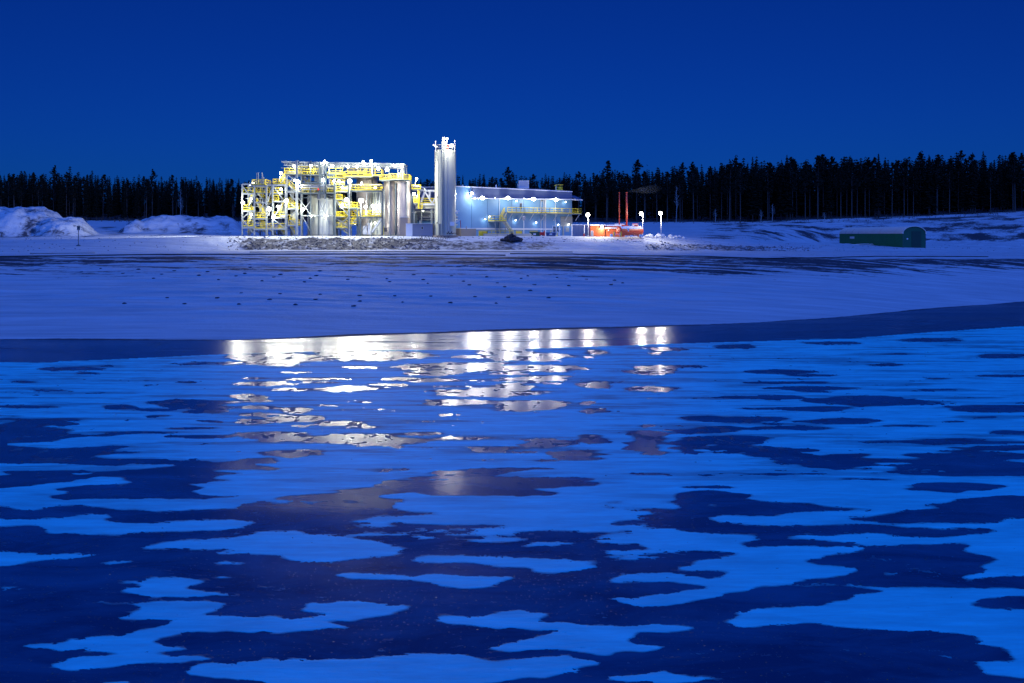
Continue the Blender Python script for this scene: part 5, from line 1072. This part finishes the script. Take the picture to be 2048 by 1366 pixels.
RM = [rock_mesh(k) for k in range(6)]
for me in RM: me.materials.append(M_rock)
RW = [me.copy() for me in RM]
for me in RW: me.materials.clear(); me.materials.append(M_rocksnow); me.polygons.foreach_set('use_smooth', [True] * len(me.polygons))
# snowy boulders beyond the red tank
for i, (x, y, s_) in enumerate(((1297, 473, .75), (1303, 474, .5), (1311, 473.5, .45), (1318, 472.5, .75), (1325, 471.5, .6), (1341, 473, .6), (1352, 473.5, .6), (1347, 474.5, .35), (1359, 472.5, .45), (1367, 475, .4), (1283, 474.5, .55))):
    p = hit(x, y + 2, 200, 240); o = bpy.data.objects.new('boulder', RW[i % 6]); COL.objects.link(o); o.location = (p.x, p.y, p.z + s_ * .25); o.scale = (s_, s_, s_ * 1.15); o.rotation_euler = (0, 0, i * 1.3)
    where = ['right behind the street lamp row start', 'between two larger boulders by the fuel tank', 'small one before the free standing lamp', 'large one at the foot of the free standing lamp', 'peaked one just past the free standing lamp', 'rounded one midway in the row', 'blocky one near the row end', 'low one tucked before a blocky one', 'upright one second from the row end', 'last low one at the row end', 'first one hard by the red tank'][i]
    tag(o, 'snow covered boulder, ' + where, 'boulder', 'snowy boulders beyond the red tank')
# frozen rubble heap: counted lumps on a core
p0 = hit(1022, 482, 190, 215)
t = thing('rubble_heap', tuple(p0), 'dark heap of frozen rubble on the snow before the landing stairs', 'rubble heap')
for i in range(110):
    a = rng.uniform(0, 2 * math.pi); q = rng.uniform(0, 1) ** .6; hh = (1 - q) * 1.15; s_ = rng.uniform(.14, .36)
    o = bpy.data.objects.new('lump', RM[i % 6]); COL.objects.link(o); o.parent = t; o.location = (q * math.cos(a) * 2.1, q * math.sin(a) * 1.4, hh + .02); o.scale = (s_, s_, s_); o.rotation_euler = tuple(rng.uniform(0, 6, 3))
o = bpy.data.objects.new('core', RM[0]); COL.objects.link(o); o.parent = t; o.scale = (1.7, 1.2, 1.3)
# loose stones scattered on bank and slope (too many to count)
mb = MB(); bv = [tuple(v.co) for v in RM[1].vertices]; 
sm = rock_mesh(33, 6, 4); sv = np.array([tuple(v.co) for v in sm.vertices]); sf = [tuple(p.vertices) for p in sm.polygons]
for k in range(1700):
    if k < 1000: xp = rng.uniform(455, 880) if rng.random() < .62 else rng.choice([rng.uniform(1290, 1480), rng.uniform(1480, 1620)])
    else: xp = rng.uniform(-100, 2150)
    Dk1, _ = knots(np.array([xp])); f_, t_ = float(Dk1[4][0]), float(Dk1[5][0])
    d = rng.uniform(f_ - .5, t_ + .2) if k < 1000 else (rng.uniform(f_, t_ + 26) if xp > 1290 or xp < 455 else rng.uniform(t_ + .3, t_ + 5))
    s_ = rng.uniform(.06, .2) * (1.15 if k < 1000 else .8); x_ = (xp - 1024) * d / 2000; z_ = float(terr(np.array([xp]), np.array([d]), True)[0])
    mb.add([tuple(v) for v in sv * s_ + (x_, d, z_ + s_ * .15)], sf)
o = mb.build('loose_stones', M_dusted); tag(o, kind='stuff')
# ballast bags half sunk in the snow of the basin slope
B1 = [(475,190),(590,168),(718,197),(808,175),(945,203),(900,226),(1018,181),(1163,208),(1215,188),(1280,235),(1380,212),(1430,197),(1465,162),(1535,241),(1603,219),(1640,203),(1780,247),(1818,226),(1850,210),(1870,184),(2035,232),(730,373),(977,341),(1077,376),(1272,344),(1400,378),(1410,312),(1577,350),(1638,317),(1730,382),(1845,352),(1872,320)]
B2_ = [(48,290),(275,286),(290,303),(430,264),(487,292),(515,314),(652,269),(722,302),(757,324),(860,278),(920,311),(962,337),(1060,286),(1100,271),(1138,321),(1110,356),(1270,280),(1340,328),(1442,290),(1605,296),(1585,322),(1655,312),(115,384),(115,418),(320,388),(368,424),(530,390),(645,427),(790,393),(915,432),(985,397),(1220,400),(80,448)]
spots = [(a / 2.926, 480 + b / 2.926) for a, b in B1] + [(680 + a / 2.926, 460 + b / 2.926) for a, b in B2_]
M_bag = material('frosted_bag', (.035, .05, .08), .8, var=.5, vscale=4, bump=.4, bscale=4)
BM = [rock_mesh(50 + k, 12, 7, .42, 'ballast_bag') for k in range(4)]
for me in BM: me.materials.append(M_bag); me.polygons.foreach_set('use_smooth', [True] * len(me.polygons))
for i, (x, y) in enumerate(spots):
    p = hit(x, y, 80, 215); o = bpy.data.objects.new('ballast_bag', BM[i % 4]); COL.objects.link(o); s_ = rng.uniform(.13, .20)
    o.location = (p.x, p.y, p.z + .02); o.scale = (s_ * 1.5, s_, s_); o.rotation_euler = (0, 0, rng.uniform(-.5, .5))
    row = 'lower' if y > 585 else 'upper'; side = 'outer' if x < 400 else ('below the stair towers' if x < 700 else ('below the tall silo' if x < 1000 else 'below the street lamps'))
    tag(o, 'dark sandbag half sunk in the %s rows of the basin slope %s' % (row, 'below the spoil heaps' if side == 'outer' else side), 'sandbag', 'sandbags on the snowy basin slope')
# black pipelines along the rim
def pipeline(pts, r, label, m_=M_black, lift=.5, step=22):
    P_ = []
    for (x0, y0), (x1, y1) in zip(pts, pts[1:]):
        n = max(1, int((x1 - x0) / step))
        for k in range(n): f = k / n; P_.append(hit(x0 + (x1 - x0) * f, y0 + (y1 - y0) * f, 92, 262))
    P_.append(hit(*pts[-1], 92, 262)); P_ = [q + Vector((0, 0, r * lift)) for q in P_]
    mb = MB(); n = 10; vs = []
    for i, q in enumerate(P_):
        d = (P_[min(i + 1, len(P_) - 1)] - P_[max(i - 1, 0)]).normalized(); e = d.cross(Vector((0, 0, 1))).normalized(); g = e.cross(d)
        vs += [q + (e * math.cos(2 * math.pi * j / n) + g * math.sin(2 * math.pi * j / n)) * r for j in range(n)]
    mb.add(vs, [(i * n + j, i * n + (j + 1) % n, (i + 1) * n + (j + 1) % n, (i + 1) * n + j) for i in range(len(P_) - 1) for j in range(n)] + [tuple(range(n))[::-1], tuple(range(len(vs) - n, len(vs)))])
    tag(mb.build('pipeline', m_, None, True), label, 'pipeline')
pipeline([(-320, 516), (0, 514), (150, 512.5), (300, 510), (500, 509.5), (700, 509), (860, 509.5), (1011, 511.5)], .12, 'long thick black pipe lying on the rim below the stair towers and silo')
pipeline([(60, 507.5), (190, 506.5)], .06, 'short thin black pipe in the snow before the spoil heap sign')
pipeline([(500, 504.8), (650, 504), (900, 504), (1145, 504.6)], .08, 'thin upper black pipe running below the rubble bank')
pipeline([(1020, 508), (1145, 509), (1280, 512.5), (1400, 513), (1520, 517.6), (1640, 516.4), (1750, 513.4), (1850, 513.5), (1976, 514)], .10, 'long black pipe on the rim stretching below the green hall')
# trestles on the ramp
for x, lb_ in ((847, 'small dark trestle in front of the grey container, leftmost of the row'), (861, 'small dark trestle in front of the grey container corner'), (879, 'small dark trestle below the tall silo base, facing left'), (893, 'small dark trestle below the tall silo valve gear')):
    p = hit(x, 479, 190, 215); t = thing('trestle', tuple(p), lb_, 'trestle')
    for s_ in (-.35, .35): MB().bar(p + Vector((s_ - .22, 0, 0)), p + Vector((s_, 0, .62)), .06).build('leg', M_rock, t); MB().bar(p + Vector((s_ + .22, 0, 0)), p + Vector((s_, 0, .62)), .06).build('leg', M_rock, t)
    MB().bar(p + Vector((-.7, 0, .6)), p + Vector((.7, 0, .64)), .07).build('top_bar', M_rock, t)
# low sign post by the spoil heap
p = hit(157, 501, 180, 215); t = thing('sign_post', tuple(p), 'dark rounded sign on a thin post with a broad foot before the spoil heap', 'sign')
k = p.y / 2000; MB().tube(p, p + Vector((0, 0, 38 * k)), .07).build('pole', M_dark, t); MB().lathe((p.x, p.y), [(.5, p.z - .1), (.35, p.z + .12), (.1, p.z + .3)], 12).build('foot', M_dark, t)
MB().hexa([p + Vector((a, b, c)) for c in (32 * k, 39 * k) for a, b in ((-.26, -.05), (.26, -.05), (.26, .05), (-.26, .05))]).build('sign_board', M_dark, t)
MB().lathe((p.x, p.y), [(.26, p.z + 39 * k), (.16, p.z + 40.6 * k), (.02, p.z + 41 * k)], 10).build('cap', M_dark, t)

# smoke from the thicker chimney
def smoke():
    cx, cz = X_(1253.3, D2 + 3), 15 + (470 - 384.6) * (D2 + 3) / 2000
    mb = MB(); n = 16; prof = [(0, .08), (.6, .22), (1.6, .45), (3, .8), (4.6, 1.1), (6, 1.2), (7.2, .8), (7.8, .1)]
    vs = []
    for s_, r_ in prof:
        for j in range(n): a = 2 * math.pi * j / n; vs.append((cx + s_, D2 + 3 + r_ * math.cos(a), cz + .15 + s_ * .1 + r_ * math.sin(a) * .8))
    mb.add(vs, [(i * n + j, i * n + (j + 1) % n, (i + 1) * n + (j + 1) % n, (i + 1) * n + j) for i in range(len(prof) - 1) for j in range(n)] + [tuple(range(n)), tuple(range(len(vs) - n, len(vs)))[::-1]])
    m = bpy.data.materials.new('chimney_smoke'); m.use_nodes = True; nn = m.node_tree; nn.nodes.clear()
    out_ = nn.nodes.new('ShaderNodeOutputMaterial'); pv = nn.nodes.new('ShaderNodeVolumePrincipled'); pv.inputs['Color'].default_value = (.75, .85, 1, 1)
    tc = nn.nodes.new('ShaderNodeTexCoord'); sp = nn.nodes.new('ShaderNodeSeparateXYZ'); nn.links.new(tc.outputs['Generated'], sp.inputs[0])
    mr = nn.nodes.new('ShaderNodeMapRange'); mr.inputs[1].default_value = 0; mr.inputs[2].default_value = 1; mr.inputs[3].default_value = .12; mr.inputs[4].default_value = .01; nn.links.new(sp.outputs[0], mr.inputs[0])
    no = nn.nodes.new('ShaderNodeTexNoise'); no.inputs['Scale'].default_value = .9; no.inputs['Detail'].default_value = 3; nn.links.new(tc.outputs['Object'], no.inputs['Vector'])
    m2 = nn.nodes.new('ShaderNodeMapRange'); m2.inputs[1].default_value = .15; m2.inputs[2].default_value = .95; nn.links.new(no.outputs['Fac'], m2.inputs[0])
    mu = nn.nodes.new('ShaderNodeMath'); mu.operation = 'MULTIPLY'; nn.links.new(mr.outputs[0], mu.inputs[0]); nn.links.new(m2.outputs[0], mu.inputs[1])
    nn.links.new(mu.outputs[0], pv.inputs['Density']); nn.links.new(pv.outputs[0], out_.inputs['Volume'])
    tag(mb.build('smoke', m), kind='stuff')
smoke()

# ------------------------------------------------------------------ forest
M_needle = material('dark_needles', (.014, .018, .012), .85, var=.35, vscale=1.5, spec=.05)
M_bark = material('pine_bark', (.11, .085, .075), .9, var=.3, vscale=2, spec=.15)
M_birch = material('birch_bark', (.42, .40, .38), .8, var=.15)
def spruce(seed, h=18., full=.14):
    r_ = np.random.default_rng(seed); mb = MB(); z = h * full; w0 = h * r_.uniform(.085, .115)
    while z < h * .985:
        f = (z / h - full) / (1 - full); w_ = w0 * (1 - f) ** .85 + .12; n = int(r_.integers(5, 8)) if f < .8 else 4; a0 = r_.uniform(0, 6)
        for i in range(n):
            a = a0 + 2 * math.pi * i / n + r_.uniform(-.3, .3); L_ = w_ * r_.uniform(.6, 1.15); c, s = math.cos(a), math.sin(a); dr_ = L_ * r_.uniform(.25, .5)
            wd = L_ * r_.uniform(.25, .4); zz = z + r_.uniform(-.15, .15)
            mb.add([(0, 0, zz + .12), (c * L_ * .6 - s * wd, s * L_ * .6 + c * wd, zz - dr_ * .45), (c * L_, s * L_, zz - dr_ * .7), (c * L_ * .6 + s * wd, s * L_ * .6 - c * wd, zz - dr_ * .45), (c * L_ * .55, s * L_ * .55, zz - dr_ * .9 - .2)], [(0, 1, 2, 3), (1, 4, 3), (1, 2, 4), (3, 4, 2)])
        z += h * .021 * r_.uniform(.75, 1.2) * (1.15 - .5 * f)
    mb.tube((0, 0, h * .93), (0, 0, h), .07, 4, .01)
    tr = MB().tube((0, 0, -.8), (0, 0, h * .95), h * .0095, 7, .04)
    return mb, tr
def pine(seed, h=19., bare=.52):
    r_ = np.random.default_rng(seed); mb = MB(); tr = MB(); bend = r_.uniform(-.4, .4, 2); pts = [Vector((bend[0] * (f ** 2), bend[1] * f * f, -.8 + (h * .97 + .8) * f)) for f in (0, .25, .5, .75, 1)]
    for i in range(4): tr.tube(pts[i], pts[i + 1], h * .0105 * (1 - i * .2), 7, h * .0105 * (1 - (i + 1) * .2), cap=False)
    for k in range(26):
        f = bare + (1 - bare) * (k / 25); g = (f - bare) / (1 - bare); w_ = h * .105 * (math.sin(math.pi * min(1, g * .80 + .20)) ** .7) * r_.uniform(.5, 1.2); a = r_.uniform(0, 6.3)
        c = Vector((math.cos(a) * w_ * .75 + bend[0] * f * f, math.sin(a) * w_ * .75 + bend[1] * f * f, h * f + r_.uniform(-.3, .3)))
        tr.tube((bend[0] * f * f, bend[1] * f * f, h * f - w_ * .35), c, .05, 4, .02, cap=False)
        for j in range(15):
            q = c + Vector(tuple(r_.normal(0, 1, 3) * (w_ * .36 + .12, w_ * .36 + .12, w_ * .2 + .12))); s_ = r_.uniform(.22, .5); n1 = Vector(tuple(r_.normal(0, 1, 3))).normalized(); n2 = n1.orthogonal().normalized() * s_; n3 = n1.cross(n2).normalized() * s_ * .7
            mb.add([q - n2, q + n3, q + n2, q - n3], [(0, 1, 2, 3)])
    for j in range(7):   # dead stubs on the bare trunk
        f = r_.uniform(.2, bare); a = r_.uniform(0, 6.3); tr.tube((0, 0, h * f), (math.cos(a) * .9, math.sin(a) * .9, h * f + r_.uniform(-.2, .3)), .03, 3, .01, cap=False)
    return mb, tr
def birch(seed, h=9.):
    r_ = np.random.default_rng(seed); tr = MB(); mb = MB(); tr.tube((0, 0, -.5), (.25, 0, h * .5), .11, 7, .08, False).tube((.25, 0, h * .5), (.1, .1, h), .08, 6, .02, False)
    for k in range(34):
        f = r_.uniform(.35, .98); a = r_.uniform(0, 6.3); L_ = (1 - f) * 1.9 + .3; p_ = Vector((.2, 0, h * f)); q = p_ + Vector((math.cos(a) * L_ * .6, math.sin(a) * L_ * .6, L_))
        mb.tube(p_, q, .02, 3, .008, False)
        for _ in range(3): mb.tube(p_.lerp(q, r_.uniform(.4, .9)), q + Vector(tuple(r_.normal(0, .25, 3))), .011, 3, .005, False)
    return mb, tr
def proto(fn, seed, mats, hname):
    cr, tr = fn(seed); t = bpy.data.objects.new(hname, None); ORIG[t.name] = Vector((0, 0, 0)); t.empty_display_size = .5
    COL.objects.link(t); a = cr.build('crown', mats[0], t); b = tr.build('trunk', mats[1], t, True); return t
PR = [proto(spruce, 100 + k, (M_needle, M_bark), 'spruce_tree') for k in range(7)] + [proto(pine, 200 + k, (M_needle, M_bark), 'pine_tree') for k in range(7)]
used = set()
TOPX = [-400, 0, 100, 150, 300, 480, 600, 900, 1150, 1300, 1450, 1580, 1750, 2048, 2400]; TOPY = [350, 353, 349, 352, 358, 364, 372, 360, 352, 342, 330, 324, 318, 314, 312]
def tree_h(xp, d, jit): return (float(terr(np.array([xp]), np.array([d]), False)[0]), max(6., 15 + (470 - (np.interp(xp, TOPX, TOPY) + jit)) * d / 2000 - float(terr(np.array([xp]), np.array([d]), False)[0])))
def plant_tree(k, xp, d, hh, z, label, group):
    o = PR[k]
    if k in used: o = copy_tree(o)
    used.add(k); s_ = hh / (18. if k < 7 else 19.); o.location = ((xp - 1024) * d / 2000, d, z); o.scale = (s_ * rng.uniform(.9, 1.2), s_ * rng.uniform(.9, 1.2), s_); o.rotation_euler = (0, 0, rng.uniform(0, 6.28))
    tag(o, label, 'tree', group)
ZONES = [(100, 'at the forest edge above the big spoil heap'), (235, 'at the forest edge over the gap between the spoil heaps'), (400, 'at the forest edge above the low spoil heap'), (490, 'at the forest edge next to the outer stair tower'), (870, 'behind the frames and conveyor bridge'),
         (1045, 'above the hall roof, tall silo to rooftop unit'), (1165, 'above the hall roof past the rooftop unit'), (1262, 'at the forest edge around the red chimneys'), (1350, 'at the forest edge behind the street lamps'), (1500, 'at the forest edge behind the boulders'),
         (1665, 'at the forest edge between boulders and green hall'), (1860, 'at the forest edge behind the green hall'), (9999, 'at the forest edge past the gable of the green hall')]
def zone(x): return next(n for e, n in ZONES if x < e)
# single outstanding crowns of the skyline
for xp, top, k, lb_ in ((1016, 335, 7, 'round topped pine standing highest above the rooftop unit'), (968, 346, 0, 'slim pointed spruce above the hall roof nearest the tall silo'), (1273, 322, 8, 'broad dark tree rising above the red chimneys'), (1574, 308, 1, 'tallest dark spike of the skyline left of the green hall'), (1518, 324, 2, 'rounded dark tree breaking the skyline before the tallest spike'),
                        (1757, 305, 3, 'tall narrow spruce on the skyline above the green hall roof'), (1945, 303, 4, 'tall spruce on the skyline past the green hall gable'), (118, 345, 5, 'highest spruce of the skyline above the big spoil heap'), (150, 352, 9, 'broad pine crown next to the highest spruce above the big spoil heap'), (1152, 344, 6, 'slender spruce above the end of the hall roof'), (2030, 307, 10, 'dark crown cut by the edge of the picture on the tall side of the forest')):
    d = 324 + rng.uniform(0, 6); d = max(d, float(knots(np.array([float(xp)]))[0][8][0]) + 1); z = gz((xp - 1024) * d / 2000, d); hh = 15 + (470 - top) * d / 2000 - z; plant_tree(k, xp, d, hh, z, lb_, None)
n_ind = 286
xsn = np.linspace(-150, 2200, n_ind) + rng.uniform(-5, 5, n_ind)
for i, xp in enumerate(xsn):
    d0 = float(knots(np.array([xp]))[0][8][0]); lay = i % 3; d = d0 + 1 + lay * 5 + rng.uniform(0, 4)
    jit = rng.normal(0, 11) + (9 if lay == 0 else 3); z, hh = tree_h(xp, d, jit); is_pine = rng.random() < (.5 if xp < 500 else .62)
    k = int(rng.integers(7, 14)) if is_pine else int(rng.integers(0, 7))
    plant_tree(k, xp, d, hh, z, ('dark pine with bare trunk ' if is_pine else 'dark narrow spruce ') + zone(xp), ('pines ' if is_pine else 'spruces ') + zone(xp))
for i, (xp, yt, yb, lb_) in enumerate(((1352, 372, 454, 'pale leafless birch standing alone beyond the street lamps'), (1521, 420, 447, 'short pale birch trunk at the forest edge between lamps and green hall'), (1544, 408, 446, 'slim pale birch at the forest edge left of the green hall'), (1430, 418, 452, 'thin pale birch trunk behind the boulders'), (360, 380, 437, 'single pale birch trunk among the spruces beyond the low spoil heap'), (1648, 425, 442, 'thin pale birch at the forest edge nearest the green hall roof'))):
    cr, tr = birch(300 + i, 10.); d = max(float(knots(np.array([float(xp)]))[0][8][0]) - 3, 300); x_ = (xp - 1024) * d / 2000; z = gz(x_, d); t = bpy.data.objects.new('birch_tree', None); COL.objects.link(t); ORIG[t.name] = Vector((0, 0, 0))
    cr.build('crown', M_birch, t); tr.build('trunk', M_birch, t, True); hh = 15 + (470 - yt) * d / 2000 - z; t.location = (x_, d, z); t.scale = (1, 1, hh / 10.); tag(t, lb_, 'tree')
# the depth of the forest behind, one mass
def low_tree(r_, h):
    mb = []; fs = []
    n = 0; vs = []
    pine_ = r_.random() < .35; z = h * (.06 if pine_ else .03); w0 = h * (.085 if pine_ else .1)
    while z < h * .97:
        f = z / h; w_ = (w0 * (1.05 - f) ** .55 * .8 if pine_ else w0 * (1 - f) ** .8) * r_.uniform(.6, 1.25) + .12; a0 = r_.uniform(0, 6)
        for i in range(4):
            a = a0 + i * 1.57 + r_.uniform(-.4, .4); c, s = math.cos(a), math.sin(a); b = len(vs); wd = w_ * .5
            vs += [(0, 0, z + .5), (c * w_ - s * wd, s * w_ + c * wd, z - w_ * .3), (c * w_ * 1.1, s * w_ * 1.1, z - w_ * .75 * r_.uniform(.3, 1)), (c * w_ + s * wd, s * w_ - c * wd, z - w_ * .3)]; fs.append((b, b + 1, b + 2, b + 3))
        z += h * .045
    b = len(vs); tw = h * .012; vs += [(-tw, 0, -.5), (tw, 0, -.5), (0, tw * 1.7, -.5), (0, 0, h)]; fs += [(b, b + 1, b + 3), (b + 1, b + 2, b + 3), (b + 2, b, b + 3)]
    return np.array(vs), fs
LT = [low_tree(np.random.default_rng(400 + k), 1.0 * 18) for k in range(12)]
AV = []; AF = []; off = 0
for i in range(2300):
    xp = rng.uniform(-560, 2650); d0 = float(knots(np.array([xp]))[0][8][0]); d = d0 + 14 + rng.uniform(0, 70)
    z, hh = tree_h(xp, d, rng.normal(6, 8)); v_, f_ = LT[i % 12]; s_ = hh / 18.; a = rng.uniform(0, 6.3); c, s = math.cos(a), math.sin(a)
    q = np.stack([(v_[:, 0] * c - v_[:, 1] * s) * s_ * 1.25 + (xp - 1024) * d / 2000, (v_[:, 0] * s + v_[:, 1] * c) * s_ * 1.25 + d, v_[:, 2] * s_ + z], -1)
    AV.append(q); AF += [tuple(k + off for k in f) for f in f_]; off += len(q)
me = bpy.data.meshes.new('forest'); me.from_pydata(np.concatenate(AV).tolist(), [], AF); me.materials.append(M_needle); me.update()
o = bpy.data.objects.new('forest', me); COL.objects.link(o); tag(o, kind='stuff')
# low scrub along the forest edge
mb = MB()
for i in range(900):
    xp = rng.uniform(-150, 2200); d = float(knots(np.array([xp]))[0][8][0]) + rng.uniform(-6, 14); x_ = (xp - 1024) * d / 2000; z = gz(x_, d)
    for j in range(5):
        a = rng.uniform(0, 6.3); h_ = rng.uniform(.4, 1.5); mb.add([(x_ - .04, d, z - .1), (x_ + .04, d, z - .1), (x_ + math.cos(a) * .5, d + math.sin(a) * .4, z + h_)], [(0, 1, 2)])
tag(mb.build('undergrowth', M_bark), kind='stuff')
